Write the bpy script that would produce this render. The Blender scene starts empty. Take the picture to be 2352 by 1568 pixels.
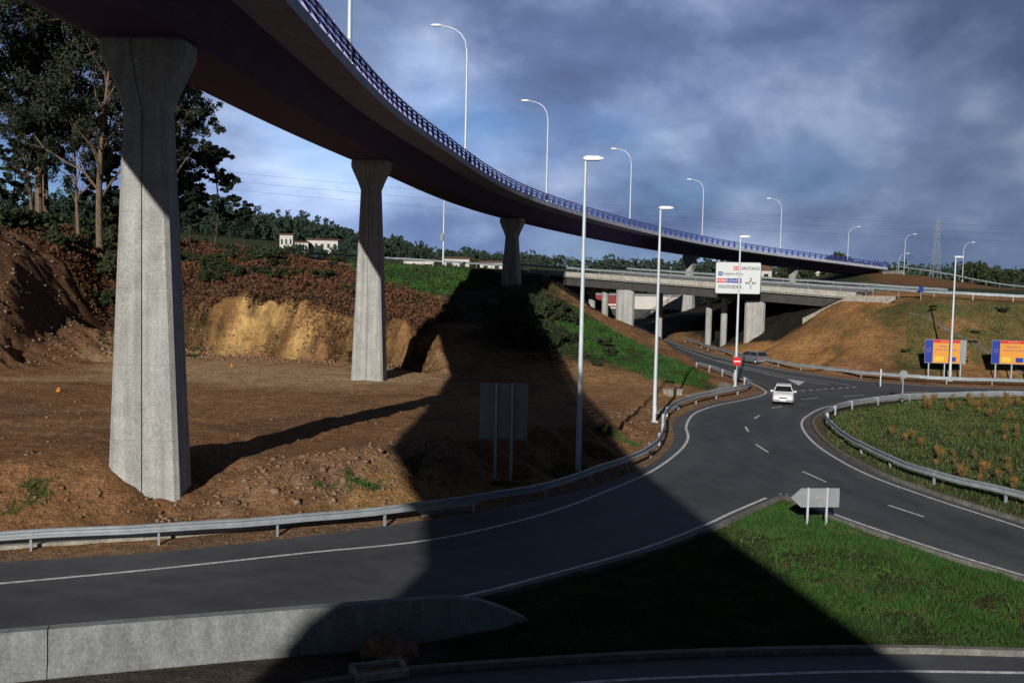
import bpy, math, random
import numpy as np
from mathutils import Vector, Matrix, geometry
random.seed(7); rng=np.random.default_rng(7)
scene=bpy.context.scene; COL=scene.collection

# ------------------------------------------------------------------ materials
def mat(name,c,rough=.85,ns=3.0,amt=.3,bump=0.0,metal=0.0,c2=None,ns2=None,spec=.3,detail=6):
    m=bpy.data.materials.new(name); m.use_nodes=True; nt=m.node_tree; b=nt.nodes['Principled BSDF']
    tc=nt.nodes.new('ShaderNodeNewGeometry')
    n=nt.nodes.new('ShaderNodeTexNoise'); n.inputs['Scale'].default_value=ns; n.inputs['Detail'].default_value=detail; n.inputs['Roughness'].default_value=.65
    nt.links.new(tc.outputs['Position'],n.inputs['Vector'])
    mix=nt.nodes.new('ShaderNodeMix'); mix.data_type='RGBA'
    cr=nt.nodes.new('ShaderNodeMapRange'); cr.inputs[1].default_value=.3; cr.inputs[2].default_value=.7
    nt.links.new(n.outputs['Fac'],cr.inputs[0]); nt.links.new(cr.outputs[0],mix.inputs[0])
    lo=c2 if c2 else tuple(x*(1-amt) for x in c); hi=c if c2 else tuple(min(1,x*(1+amt*.6)) for x in c)
    mix.inputs[6].default_value=(*lo,1); mix.inputs[7].default_value=(*hi,1)
    out=mix.outputs[2]
    if ns2:
        n2=nt.nodes.new('ShaderNodeTexNoise'); n2.inputs['Scale'].default_value=ns2; n2.inputs['Detail'].default_value=5
        nt.links.new(tc.outputs['Position'],n2.inputs['Vector'])
        mr=nt.nodes.new('ShaderNodeMapRange'); mr.inputs[1].default_value=.3; mr.inputs[2].default_value=.7; mr.inputs[3].default_value=.72; mr.inputs[4].default_value=1.15
        nt.links.new(n2.outputs['Fac'],mr.inputs[0])
        mm=nt.nodes.new('ShaderNodeVectorMath'); mm.operation='SCALE'
        nt.links.new(out,mm.inputs[0]); nt.links.new(mr.outputs[0],mm.inputs['Scale']); out=mm.outputs[0]
    nt.links.new(out,b.inputs['Base Color'])
    b.inputs['Roughness'].default_value=rough; b.inputs['Metallic'].default_value=metal
    b.inputs['Specular IOR Level'].default_value=spec
    if bump:
        bp=nt.nodes.new('ShaderNodeBump'); bp.inputs['Strength'].default_value=bump; bp.inputs['Distance'].default_value=.05
        nt.links.new(n.outputs['Fac'],bp.inputs['Height']); nt.links.new(bp.outputs[0],b.inputs['Normal'])
    return m

def concrete_mat(name,c,streak=.35,joint=1.45):
    m=mat(name,c,rough=.9,ns=1.3,amt=.2,bump=.15,ns2=14)
    nt=m.node_tree; b=nt.nodes['Principled BSDF']
    src=b.inputs['Base Color'].links[0].from_socket
    g=nt.nodes.new('ShaderNodeNewGeometry'); mp=nt.nodes.new('ShaderNodeMapping'); mp.inputs['Scale'].default_value=(3.2,3.2,.12)
    n=nt.nodes.new('ShaderNodeTexNoise'); n.inputs['Scale'].default_value=1.0; n.inputs['Detail'].default_value=5
    nt.links.new(g.outputs['Position'],mp.inputs[0]); nt.links.new(mp.outputs[0],n.inputs['Vector'])
    mr=nt.nodes.new('ShaderNodeMapRange'); mr.inputs[1].default_value=.35; mr.inputs[2].default_value=.65; mr.inputs[3].default_value=1-streak; mr.inputs[4].default_value=1.08
    nt.links.new(n.outputs['Fac'],mr.inputs[0])
    w=nt.nodes.new('ShaderNodeSeparateXYZ'); nt.links.new(g.outputs['Position'],w.inputs[0])
    md=nt.nodes.new('ShaderNodeMath'); md.operation='PINGPONG'; md.inputs[1].default_value=joint; nt.links.new(w.outputs[2],md.inputs[0])
    gt=nt.nodes.new('ShaderNodeMapRange'); gt.inputs[1].default_value=0; gt.inputs[2].default_value=.03; gt.inputs[3].default_value=.78; gt.inputs[4].default_value=1
    nt.links.new(md.outputs[0],gt.inputs[0])
    mu=nt.nodes.new('ShaderNodeMath'); mu.operation='MULTIPLY'; nt.links.new(mr.outputs[0],mu.inputs[0]); nt.links.new(gt.outputs[0],mu.inputs[1])
    s=nt.nodes.new('ShaderNodeVectorMath'); s.operation='SCALE'; nt.links.new(src,s.inputs[0]); nt.links.new(mu.outputs[0],s.inputs['Scale'])
    nt.links.new(s.outputs[0],b.inputs['Base Color'])
    return m

M={}
M['concrete']=concrete_mat('pier_concrete',(.335,.34,.335),.24)
M['wallc']=concrete_mat('barrier_concrete',(.20,.215,.225),.2,9)
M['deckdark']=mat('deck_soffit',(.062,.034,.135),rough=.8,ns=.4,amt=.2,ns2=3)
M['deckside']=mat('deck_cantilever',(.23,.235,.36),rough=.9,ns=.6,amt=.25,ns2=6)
M['overc']=concrete_mat('overpass_concrete',(.28,.27,.25),.3,5)
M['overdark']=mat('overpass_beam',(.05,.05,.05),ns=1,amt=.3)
M['galv']=mat('galvanised_steel',(.33,.37,.41),rough=.45,metal=.35,ns=2,amt=.25)
M['pole']=mat('pole_steel',(.5,.56,.63),rough=.4,metal=.15,ns=1,amt=.12)
M['white']=mat('white_paint',(.68,.7,.72),rough=.4,ns=2,amt=.06)
M['lampglass']=mat('lamp_glass',(.8,.81,.82),rough=.25,ns=2,amt=.04)
M['blue']=mat('blue_railing_paint',(.05,.06,.29),rough=.4,ns=1,amt=.25)
M['line']=mat('road_marking_paint',(.64,.65,.65),rough=.7,ns=3.5,amt=.5,ns2=15)
M['signback']=mat('sign_back',(.22,.24,.26),rough=.6,ns=2,amt=.15)
M['black']=mat('black_paint',(.012,.012,.014),rough=.5)
M['red']=mat('red_paint',(.5,.025,.025),rough=.4,amt=.08)
M['signblue']=mat('sign_blue',(.015,.035,.26),rough=.4,amt=.08)
M['orange']=mat('sign_orange',(.58,.25,.035),rough=.5,amt=.12)
M['yellow']=mat('yellow_paint',(.6,.42,.05),rough=.5,amt=.08)
M['carwhite']=mat('car_white',(.72,.73,.76),rough=.25,amt=.03,spec=.5)
M['cargrey']=mat('car_grey',(.16,.18,.21),rough=.3,metal=.4,amt=.05,spec=.5)
M['glass']=mat('dark_glass',(.015,.018,.022),rough=.08,amt=.1,spec=.6)
M['rubber']=mat('tyre_rubber',(.02,.02,.02),rough=.8)
M['rim']=mat('wheel_rim',(.4,.41,.43),rough=.35,metal=.6)
M['light']=mat('headlight_glass',(.7,.72,.75),rough=.15,amt=.05)
M['barkeuc']=mat('eucalyptus_bark',(.15,.105,.075),ns=2.5,amt=.5,ns2=9)
M['barkpine']=mat('pine_bark',(.05,.036,.028),ns=3,amt=.4)
M['leafeuc']=mat('eucalyptus_leaves',(.032,.045,.023),rough=.7,ns=.35,c2=(.010,.017,.011),ns2=3)
M['leafpine']=mat('pine_needles',(.02,.034,.017),rough=.8,ns=.6,c2=(.008,.016,.01),ns2=3)
M['leafbush']=mat('bush_leaves',(.038,.052,.018),rough=.8,ns=.9,c2=(.014,.022,.010),ns2=4)
M['forest']=mat('forest_leaves',(.035,.060,.038),rough=.9,ns=.06,c2=(.014,.028,.024),ns2=.5)
M['fern']=mat('dry_bracken',(.16,.062,.032),rough=.9,ns=.35,c2=(.045,.032,.017),ns2=2.5)
M['grass']=mat('grass_blades',(.043,.128,.018),rough=.7,ns=.45,c2=(.019,.055,.012),ns2=7)
M['drygrass']=mat('dry_grass_blades',(.13,.12,.045),rough=.8,ns=.5,c2=(.035,.07,.018),ns2=6)
M['sapling']=mat('sapling_leaves',(.29,.155,.04),rough=.8,ns=2,c2=(.11,.075,.022),ns2=9)
M['stone']=mat('rubble_stone',(.25,.18,.13),rough=.95,ns=2.5,c2=(.12,.072,.045),ns2=9)
M['roof']=mat('roof_tiles',(.17,.09,.06),ns=2,amt=.3)
M['housewall']=mat('house_render',(.48,.47,.45),ns=.5,amt=.12)
M['redpanel']=mat('red_cladding',(.2,.02,.025),rough=.6,ns=1,amt=.15)
M['window']=mat('window_glass',(.03,.035,.04),rough=.2)
M['kerb']=mat('kerb_concrete',(.17,.165,.155),ns=2,amt=.45,ns2=9)
M['gutter']=mat('gutter_concrete',(.30,.285,.25),ns=2,amt=.4,ns2=9)
M['soil']=mat('heap_soil',(.22,.13,.075),ns=4,amt=.5,bump=.8,ns2=12)
def asphalt():
    m=mat('asphalt',(.076,.079,.089),rough=.72,ns=.22,amt=.3,ns2=60,spec=.3); nt=m.node_tree; b=nt.nodes['Principled BSDF']
    src=b.inputs['Base Color'].links[0].from_socket; g=nt.nodes.new('ShaderNodeNewGeometry')
    n=nt.nodes.new('ShaderNodeTexNoise'); n.inputs['Scale'].default_value=1.1; n.inputs['Detail'].default_value=9; n.inputs['Roughness'].default_value=.75; n.inputs['Distortion'].default_value=1.2; nt.links.new(g.outputs['Position'],n.inputs['Vector'])
    r=nt.nodes.new('ShaderNodeMapRange'); r.inputs[1].default_value=.35; r.inputs[2].default_value=.68; r.inputs[3].default_value=.80; r.inputs[4].default_value=1.16; nt.links.new(n.outputs['Fac'],r.inputs[0])
    at=nt.nodes.new('ShaderNodeVertexColor'); at.layer_name='wear'
    sp_=nt.nodes.new('ShaderNodeSeparateColor'); nt.links.new(at.outputs[0],sp_.inputs[0])
    mu=nt.nodes.new('ShaderNodeMath'); mu.operation='MULTIPLY'; nt.links.new(r.outputs[0],mu.inputs[0]); nt.links.new(sp_.outputs[0],mu.inputs[1])
    s=nt.nodes.new('ShaderNodeVectorMath'); s.operation='SCALE'; nt.links.new(src,s.inputs[0]); nt.links.new(mu.outputs[0],s.inputs['Scale'])
    nt.links.new(s.outputs[0],b.inputs['Base Color'])
    n3=nt.nodes.new('ShaderNodeTexNoise'); n3.inputs['Scale'].default_value=90; nt.links.new(g.outputs['Position'],n3.inputs['Vector'])
    bp=nt.nodes.new('ShaderNodeBump'); bp.inputs['Strength'].default_value=.35; bp.inputs['Distance'].default_value=.01; nt.links.new(n3.outputs['Fac'],bp.inputs['Height']); nt.links.new(bp.outputs[0],b.inputs['Normal'])
    return m
M['asphalt']=asphalt()

# ------------------------------------------------------------------ mesh tools
class MB:
    def __init__(s): s.v=[]; s.f=[]
    def add(s,v,f):
        o=len(s.v); s.v+= [tuple(p) for p in v]; s.f+=[tuple(i+o for i in q) for q in f]; return s
    def box(s,c,d,rz=0.0,ch=0.0,M4=None):
        x,y,z=d[0]/2,d[1]/2,d[2]/2; h=min(ch,x*.9,y*.9)
        if h>0: pr=[(-x+h,-y),(x-h,-y),(x,-y+h),(x,y-h),(x-h,y),(-x+h,y),(-x,y-h),(-x,-y+h)]
        else: pr=[(-x,-y),(x,-y),(x,y),(-x,y)]
        n=len(pr); R=Matrix.Rotation(rz,3,'Z')
        vs=[Vector((p[0],p[1],-z)) for p in pr]+[Vector((p[0],p[1],z)) for p in pr]
        vs=[R@v+Vector(c) for v in vs]
        fs=[tuple(range(n))[::-1],tuple(range(n,2*n))]+[(i,(i+1)%n,(i+1)%n+n,i+n) for i in range(n)]
        return s.add(vs,fs)
    def tube(s,path,rad,n=8,cap=True):
        path=[Vector(p) for p in path]; rings=[]
        up=Vector((0,0,1))
        for i,p in enumerate(path):
            t=(path[min(i+1,len(path)-1)]-path[max(i-1,0)]).normalized()
            a=t.orthogonal().normalized() if abs(t.z)>.95 else t.cross(up).normalized()
            if abs(t.z)>.95: a=(Vector((1,0,0))-t*t.x).normalized()
            b=t.cross(a).normalized(); r=rad[i] if hasattr(rad,'__len__') else rad
            rings.append([p+a*math.cos(2*math.pi*k/n)*r+b*math.sin(2*math.pi*k/n)*r for k in range(n)])
        vs=[v for rg in rings for v in rg]; fs=[]
        for i in range(len(path)-1):
            for k in range(n):
                fs.append((i*n+k,i*n+(k+1)%n,(i+1)*n+(k+1)%n,(i+1)*n+k))
        if cap: fs+= [tuple(range(n))[::-1],tuple((len(path)-1)*n+k for k in range(n))]
        return s.add(vs,fs)
    def loft(s,rings,cap=True,closed=True):
        n=len(rings[0]); vs=[v for r in rings for v in r]; fs=[]
        for i in range(len(rings)-1):
            for k in range(n if closed else n-1):
                fs.append((i*n+k,i*n+(k+1)%n,(i+1)*n+(k+1)%n,(i+1)*n+k))
        if cap: fs+=[tuple(range(n))[::-1],tuple((len(rings)-1)*n+k for k in range(n))]
        return s.add(vs,fs)
    def mesh(s,name,m=None,smooth=False):
        me=bpy.data.meshes.new(name); me.from_pydata(s.v,[],s.f); me.update()
        if m: me.materials.append(m)
        if smooth:
            me.polygons.foreach_set('use_smooth',[True]*len(me.polygons))
            try: me.set_sharp_from_angle(angle=math.radians(38))
            except Exception: pass
        return me
def npmesh(name,V,F,m=None,smooth=False):
    me=bpy.data.meshes.new(name); V=np.asarray(V,dtype=np.float32); F=np.asarray(F,dtype=np.int32); k=F.shape[1]
    me.vertices.add(len(V)); me.vertices.foreach_set('co',V.ravel())
    me.loops.add(F.size); me.loops.foreach_set('vertex_index',F.ravel())
    me.polygons.add(len(F)); me.polygons.foreach_set('loop_start',np.arange(0,F.size,k,dtype=np.int32)); me.polygons.foreach_set('loop_total',np.full(len(F),k,dtype=np.int32))
    if smooth: me.polygons.foreach_set('use_smooth',np.ones(len(F),dtype=bool))
    me.update(calc_edges=True)
    if m: me.materials.append(m)
    return me
def ob(name,me,parent=None,loc=None,rz=None,**k):
    o=bpy.data.objects.new(name,me); COL.objects.link(o)
    if parent: o.parent=parent
    if loc is not None: o.location=loc
    if rz is not None: o.rotation_euler=(0,0,rz)
    for a,b in k.items(): o[a]=b
    return o
def thing(name,label,cat,loc=(0,0,0),rz=0,group=None,me=None):
    o=ob(name,me,None,loc,rz,label=label,category=cat)
    if group: o['group']=group
    return o
def clone(t,loc,rz=0,sc=None,label=None):
    c=t.copy(); COL.objects.link(c); c.location=loc; c.rotation_euler=(0,0,rz)
    if sc is not None: c.scale=(sc,sc,sc) if not hasattr(sc,'__len__') else sc
    if label: c['label']=label
    for ch in t.children:
        d=ch.copy(); COL.objects.link(d); d.parent=c
        for g in ch.children:
            e=g.copy(); COL.objects.link(e); e.parent=d
    return c
def smoothpath(pts,step=1.0):
    P=[np.array(p,float) for p in pts]; P=[2*P[0]-P[1]]+P+[2*P[-1]-P[-2]]; out=[]
    for i in range(1,len(P)-2):
        n=max(1,int(np.linalg.norm(P[i+1]-P[i])/step))
        for k in range(n):
            t=k/n; a,b,c,d=P[i-1],P[i],P[i+1],P[i+2]
            out.append(.5*((2*b)+(-a+c)*t+(2*a-5*b+4*c-d)*t*t+(-a+3*b-3*c+d)*t**3))
    out.append(P[-2]); return np.array(out)
def normals2(P):
    T=np.gradient(P[:,:2],axis=0); T/=np.linalg.norm(T,axis=1)[:,None]+1e-9
    return np.stack([T[:,1],-T[:,0]],1)
def offset(P,d): 
    Q=P.copy(); Q[:,:2]+=normals2(P)*d; return Q
def resample(P,s):
    L=np.concatenate([[0],np.cumsum(np.linalg.norm(np.diff(P,axis=0),axis=1))]); n=max(2,int(L[-1]/s)+1)
    q=np.linspace(0,L[-1],n); return np.stack([np.interp(q,L,P[:,i]) for i in range(P.shape[1])],1)

# ------------------------------------------------------------------ road outlines (metres, x east, y north)
EA=[(-42,21),(-30,26),(-20.6,29.6),(-16.3,31.3),(-13.8,32.1),(-11.3,33),(-7.3,35.2),(-2.8,38.2),(.6,41.1),(3.5,44.3),(5.9,48),(7.9,52.2),(9.7,58.3),(10.7,65.1),(12.3,69.9),(15.6,76.2),(19.5,81),(21.9,85),(22.6,88.9),(22.4,97.3),(22.1,108.4),(21.2,119.6),(20,132.7),(19.4,145.3),(19,175),(20,225)]
WA=[(-42,18.6),(-30,23.6),(-19.2,27.5),(-15.1,29.2),(-11.2,30.9),(-6.8,33.1),(-2.6,35.2),(1.4,39.3),(4.5,44.1),(7.1,48.8),(9.4,54.6),(10.7,59.3),(11.4,64),(13,70),(15.5,74.8),(19,79.4),(21.4,83.4),(22.1,87.1),(22.2,94.4),(21.6,106.3),(20.8,119),(20,133)]
EB=[(-40,14.5),(-28,18.2),(-17.2,21.8),(-13.4,23.1),(-9.2,24.5),(-3.6,26.9),(-.9,28.7),(1.9,31.2),(5.1,34.3),(8,37.9),(9.4,39.9),(12.2,43.7)]
IR=[(12.2,43.7),(13,40.2),(14.8,35.7),(16.8,31.8),(19.6,27.2)]
MED=[(23.8,27.5),(22.3,32.6),(20.6,39.2),(19.2,44.1),(18.2,49.5),(18.3,57.1),(19.6,64.8),(21.6,70.2),(25.4,76.2),(33.6,82.5),(44.7,86.2),(59.1,88.1),(100,88.5),(150,88.5)]
FAR=[(25,225),(24.5,175),(24.4,145),(25.5,125.4),(27.7,111.8),(31.9,100.1),(37.9,93.8),(47.3,91.9),(61.6,92.2),(100,92.6),(150,92.6)]
sEA,sEB,sIR,sMED,sFAR=[smoothpath(p,1.2) for p in (EA,EB,IR,MED,FAR)]
ASPH=np.concatenate([sEA,sFAR,sMED[::-1],sIR[::-1],sEB[::-1][1:]])
BE=[(-30,11),(-14,17),(-9,19.5),(-5.5,21.4),(-4,22.2),(-2.2,23.0),(3.7,24.3),(9.4,25),(13.3,25),(17.1,24.9),(40,24.2)]
sBE=smoothpath(BE,1.2)
ASPH2=np.concatenate([sBE,[(40,2),(-30,2)]])
def inpoly(X,Y,P):
    r=np.zeros(X.shape,bool); x0,y0=P[:,0],P[:,1]; x1,y1=np.roll(x0,-1),np.roll(y0,-1)
    for a,b,c,d in zip(x0,y0,x1,y1):
        if b==d: continue
        c1=((b>Y)!=(d>Y)) & (X<(c-a)*(Y-b)/(d-b)+a); r^=c1
    return r
def sdist(X,Y,P,closed=True):
    P=np.asarray(P,float); Q=np.roll(P,-1,0)
    if not closed: P,Q=P[:-1],Q[:-1]
    D=np.full(X.shape,1e9)
    for a,b in zip(P,Q):
        e=b-a; L=max(e@e,1e-9); t=np.clip(((X-a[0])*e[0]+(Y-a[1])*e[1])/L,0,1)
        D=np.minimum(D,(X-a[0]-t*e[0])**2+(Y-a[1]-t*e[1])**2)
    D=np.sqrt(D)
    if closed: D=np.where(inpoly(X,Y,P),-D,D)
    return D
def vnoise(X,Y,sc,seed=0):
    x=X*sc+seed*17.3; y=Y*sc+seed*9.1; xi=np.floor(x).astype(np.int64); yi=np.floor(y).astype(np.int64); fx=x-xi; fy=y-yi
    fx=fx*fx*(3-2*fx); fy=fy*fy*(3-2*fy)
    def h(a,b):
        n=(a*374761393+b*668265263+seed*1442695)&0x7fffffff; n=((n^(n>>13))*1274126177)&0x7fffffff; return ((n^(n>>16))&0xffff)/65535.0
    return (h(xi,yi)*(1-fx)+h(xi+1,yi)*fx)*(1-fy)+(h(xi,yi+1)*(1-fx)+h(xi+1,yi+1)*fx)*fy
def fbm(X,Y,sc,seed=0,o=4):
    s=0;a=1;t=0
    for i in range(o): s=s+a*vnoise(X,Y,sc*2**i,seed+i); t+=a; a*=.5
    return s/t-.5

# ------------------------------------------------------------------ terrain
GA=[(-42,22),(-30,27),(-21.3,30.6),(-16.8,32.4),(-14.2,33.1),(-11.5,33.9),(-7.4,35.7),(-3.95,37.4),(-.85,39.8),(1.5,42),(3.6,45.2),(5.8,48.9),(7.8,53.5),(9.2,59.8),(10.2,65.8),(11.8,71.2),(15.2,77.3),(18.5,81.7),(20.3,85),(21.1,88.9),(20.8,97.7),(19.7,105.8)]
TP=[(x-.6,y+.6,.02) for x,y in GA]
TP+=[(-60,16,0),(-80,28,1.5),(-60,32,1.8),(-30,35,2.0),(-24,36.4,2.1),(-19.8,37.4,2.2),(-17.0,37.9,2.1),(-15.6,37.8,1.8),(-14.4,37.4,1.0),(-13.2,36.8,.2),(-12.2,37.2,.1),(-11.6,39,.5),(-10.3,40.6,1.4),(-7,42.6,1.8),(-3,46.5,1.6),(2,53,1.1),(5,60.5,.8),(7.6,68,.55),(9.5,73.5,.4),
(-8.6,38.8,.6),(-5.2,40.8,.9),(-16,42,1.7),(-12,42,1.4),(-14,60,.9),(-30,60,1.0),(-12.3,86.7,.15),(-5.9,77.2,.3),(-44.6,86.5,.3),(-60,50,1.5),(-45,70,.8),(0,70,.5),(-25,85,.2),(-25,72,.6),
(-45.1,110.5,.4),(-40,108.5,.3),(-35.8,107.3,.2),(-27,107.5,.2),(-20,104,.2),(-13,100,.2),(-9,95,.2),(-6,91,.2),
(-60,74,1.2),(-80,66,2),(-53,86,4.5),(-60,86,9),(-80,86,15),(-58,104,14),(-52,104,10),(-47.5,106,4),(-56,97,10.5),(-80,110,18),
(-41,113,4.6),(-36,110.4,5.2),(-31,109.8,5.7),(-27,110.3,5.4),(-23,108.7,6.0),(-20,107.6,5.2),(-13,103.6,4.2),(-8,98.5,2.8),
(-44,130,10.8),(-30,129,9.6),(-50,122,10.2),(-61,126,14),(-41,138,12.4),(-20,122,7.2),(-12,114,4.9),(-12,125,6.6),(-18,140,10.2),(-10,138,9.3),
(-4.2,141,9.9),(-.1,138,7.6),(-3,128,7.4),(3,122,6.6),(6.4,119,6.0),(11,111,3.6),(14.9,103,1.8),(16,92,.9),(-3.5,105,4.2),(3,108,5.1),(8,101,2.8),(-3,90,.3),(4,84,.4),(9,79,.4),(13,81,.3),(17,85.5,.05),(9,90,1.3),(-7,112,4.6),
(3,133,8.2),(4,146,9.6),(2,157,10.3),(12,143,3.5),(9.5,135,5.5),(14,128,3.5),(17,118,1.2),(17,145,.1),(8,152,8),(12,160,5),(17,170,.1),(-10,170,10.6),(-25,180,11.2),(-60,190,12),(0,178,10.5),(10,180,9),
(-80,140,18),(-100,120,20),(-60,160,14),(-30,155,10.6),(-20,160,11),(-130,80,14),(-120,40,6),
(27.5,150,0),(28,135,0),(30.3,122,0),(33.2,107,0),(39,98.5,0),(48,98.8,.1),(62,99,.1),(100,99,.1),(150,99,.1),
(36,117,4.4),(34.5,127,2.2),(38,128,6.2),(41.5,127,8.2),(40,121,7.0),(43,115.5,6.6),(49,114,7.8),(56,111.5,7.7),(70,109.5,7.4),(150,109,7),(38,142,7.5),(33,146,1),(38,152,8.4),(48,124,8.5),(60,118,8),(44,107,4.2),(37,107,2.6),
(60,180,8.8),(80,220,10.5),(83,232,11.6),(88,241,13.1),(100,248,12.2),(129.5,255,8.5),(180,262,7),(103,215,8.8),(90,160,8.3),(150,160,7.5),(110,232,8.4),
(34,195,4),(29,200,.2),(18,200,.1),(17,225,.1),(30,225,.1),(22,262,.5),(45,215,4),(45,262,3),(10,215,6),(5,262,7),(0,300,10),(60,300,8),(120,330,9),
(35,60,.5),(28,55,.35),(45,75,.5),(60,60,.5),(60,40,.3),(35,40,.3),(9,32,.25),(12,36,.2),(8,28.5,.2),(14,28,.25),(2,28.5,.1),
(-125,600,30),(-73,600,18),(-20,600,12),(60,600,9),(300,600,9),(-220,600,36),(-400,700,50),(-200,380,24),(-90,395,17.5),(-80,330,13),(-120,250,17),(-60,260,12),(600,600,8),(250,330,7),
(1200,1500,22),(600,1500,20),(200,1500,22),(-100,1500,30),(-400,1500,60),(-1500,1500,120),(0,2500,30),(2500,2000,30),(900,3000,30),
(-5000,-800,0),(5000,-800,0),(5000,8000,40),(-5000,8000,90),(0,8000,50),(-5000,2000,90),(5000,2000,25),(-200,0,0),(200,0,0),(0,-200,0),(200,60,0),(200,92,0),(-200,60,6)]
for P in (sMED,sFAR,sEB,sIR,sBE):
    for p in P[::3]: TP.append((p[0],p[1],.0))
pts=[Vector((p[0],p[1])) for p in TP]
cv,ce,cf,ov,_,_=geometry.delaunay_2d_cdt(pts,[],[],0,1e-5)
cz=[TP[o[0]][2] for o in ov]
def axis(lo,hi,a,b,st,g=1.09):
    d=list(np.arange(a,b,st)); s=st; r=[]; v=d[-1]
    while v<hi: s*=g; v+=s; r.append(min(v,hi))
    s=st; l=[]; v=d[0]
    while v>lo: s*=g; v-=s; l.append(max(v,lo))
    return np.array(l[::-1]+d+r)
xs=axis(-4990,4990,-66,72,.34); ys=axis(-790,7990,18,150,.36,1.07)
X,Y=np.meshgrid(xs,ys); Zt=np.zeros_like(X)
for f in cf:
    a,b,c=[np.array((cv[i].x,cv[i].y)) for i in f]; za,zb,zc=[cz[i] for i in f]
    x0,x1=min(a[0],b[0],c[0]),max(a[0],b[0],c[0]); y0,y1=min(a[1],b[1],c[1]),max(a[1],b[1],c[1])
    i0,i1=np.searchsorted(xs,x0-1e-6),np.searchsorted(xs,x1+1e-6); j0,j1=np.searchsorted(ys,y0-1e-6),np.searchsorted(ys,y1+1e-6)
    if i1<=i0 or j1<=j0: continue
    sx=X[j0:j1,i0:i1]; sy=Y[j0:j1,i0:i1]; det=(b[1]-c[1])*(a[0]-c[0])+(c[0]-b[0])*(a[1]-c[1])
    if abs(det)<1e-9: continue
    l1=((b[1]-c[1])*(sx-c[0])+(c[0]-b[0])*(sy-c[1]))/det; l2=((c[1]-a[1])*(sx-c[0])+(a[0]-c[0])*(sy-c[1]))/det; l3=1-l1-l2
    m=(l1>=-1e-6)&(l2>=-1e-6)&(l3>=-1e-6); z=l1*za+l2*zb+l3*zc
    blk=Zt[j0:j1,i0:i1]; blk[m]=z[m]
for _ in range(3):
    Zp=np.pad(Zt,1,mode='edge'); Zt=(Zp[1:-1,1:-1]*2+Zp[:-2,1:-1]+Zp[2:,1:-1]+Zp[1:-1,:-2]+Zp[1:-1,2:])/6
near=(np.abs(X)<200)&(Y<320)&(Y>-20)
sd=np.full(X.shape,50.0); idx=np.where(near)
sd[idx]=np.minimum(sdist(X[idx],Y[idx],ASPH),sdist(X[idx],Y[idx],ASPH2))
def soft(poly,w=2.0,nz=1.5,seed=3):
    s=np.full(X.shape,99.0); s[idx]=sdist(X[idx],Y[idx],np.array(poly,float))
    return np.clip(.5-(s+fbm(X,Y,.35,seed)*nz*2)/w,0,1)
rough=np.clip((sd-.6)/2.5,0,1)
gy,gx=np.gradient(Zt,ys,xs); slope=np.hypot(gx,gy)
sl=np.clip(slope*1.6,0,1)
left=(X<18)&(Y>34)
Zt=Zt+rough*(fbm(X,Y,.25,1)*(.12+1.3*sl)+fbm(X,Y,.9,5)*(.14+.75*sl*left)+fbm(X,Y,2.0,8,2)*(.08+.3*sl*left))*np.where(Y<24,0,1)
cut=soft([(-44,104),(-44,114),(-20,111.5),(-8,101.5),(-7,92.5),(-20,101.5)],2,1,4)
wx=X+fbm(X,Y,.5,61)*2.2
r1_=fbm(wx,Y*.6,.30,11,2); r2_=np.abs(fbm(wx,Y*.3,1.2,13,2)); amp=np.clip(.5+fbm(X,Y,.17,14,2)*3,.1,1.4)
rill=r1_*1.0+(r2_-.12)*2.0*amp
Zt+=cut*sl*(r1_*2.2+(r2_-.1)*2.4*amp+fbm(X,Y,.8,15,3)*2.2)
nrs=soft([(-11,37),(-6,44),(-1,50),(3,56),(7,64),(9,62),(4,48),(-2,41)],1.5,1,44); Zt+=nrs*rough*(fbm(X*.8+Y*.6,Y*.2-X*.15,.9,45,3)*1.4+fbm(X,Y,.5,46)*.9)
w=np.clip((sd-.35)/.9,0,1); Zt=np.where(sd<.35,-.05,Zt*w+(-.05)*(1-w))
isl=(inpoly(X,Y,np.concatenate([sEB,sIR[1:],[(19.6,25.6)],sBE[::-1]])))
Zt=np.where(isl,np.clip(Zt,-.05,.4),Zt)
def gz(x,y):
    x=np.asarray(x,float); y=np.asarray(y,float)
    i=np.clip(np.searchsorted(xs,x)-1,0,len(xs)-2); j=np.clip(np.searchsorted(ys,y)-1,0,len(ys)-2)
    tx=(x-xs[i])/(xs[i+1]-xs[i]); ty=(y-ys[j])/(ys[j+1]-ys[j])
    return (Zt[j,i]*(1-tx)+Zt[j,i+1]*tx)*(1-ty)+(Zt[j+1,i]*(1-tx)+Zt[j+1,i+1]*tx)*ty
C=np.zeros(X.shape+(3,)); C[:]=(.275,.146,.072)
def paint(mask,c):
    global C
    C=C*(1-mask[...,None])+np.array(c)*mask[...,None]
soil=fbm(X,Y,.12,21)+.5
paint(np.clip((soil-.45)*3,0,1)*.6,(.37,.215,.11))
paint(np.clip((fbm(X,Y,.3,24)-.02)*5,0,1)*.65,(.17,.088,.05))
farg=np.clip((Y-150)/20,0,1)+(X>60)+(X<-75)+(Y<10); paint(np.clip(farg,0,1),(.05,.065,.03))
paint(soft([(-38,78),(-40,107),(-10,95),(-5,84),(-18,76)],8,6,7)*.85,(.48,.33,.19))
paint(soft([(-80,60),(-47,80),(-44,112),(-80,112)],3,2,8),(.14,.078,.045))
paint(soft([(-60,30),(-20,36.5),(-10,39),(-1,46),(6,58),(12,73),(10,66),(7,54),(2,44),(-6,37.5),(-16,33.5),(-50,26)],2,2,9)*.8,(.28,.148,.072))
gr=soft([(-12,38),(-5,45),(-1,48),(-2,43),(-7,38)],2,3,10); paint(gr*.5,(.24,.17,.12))
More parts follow.
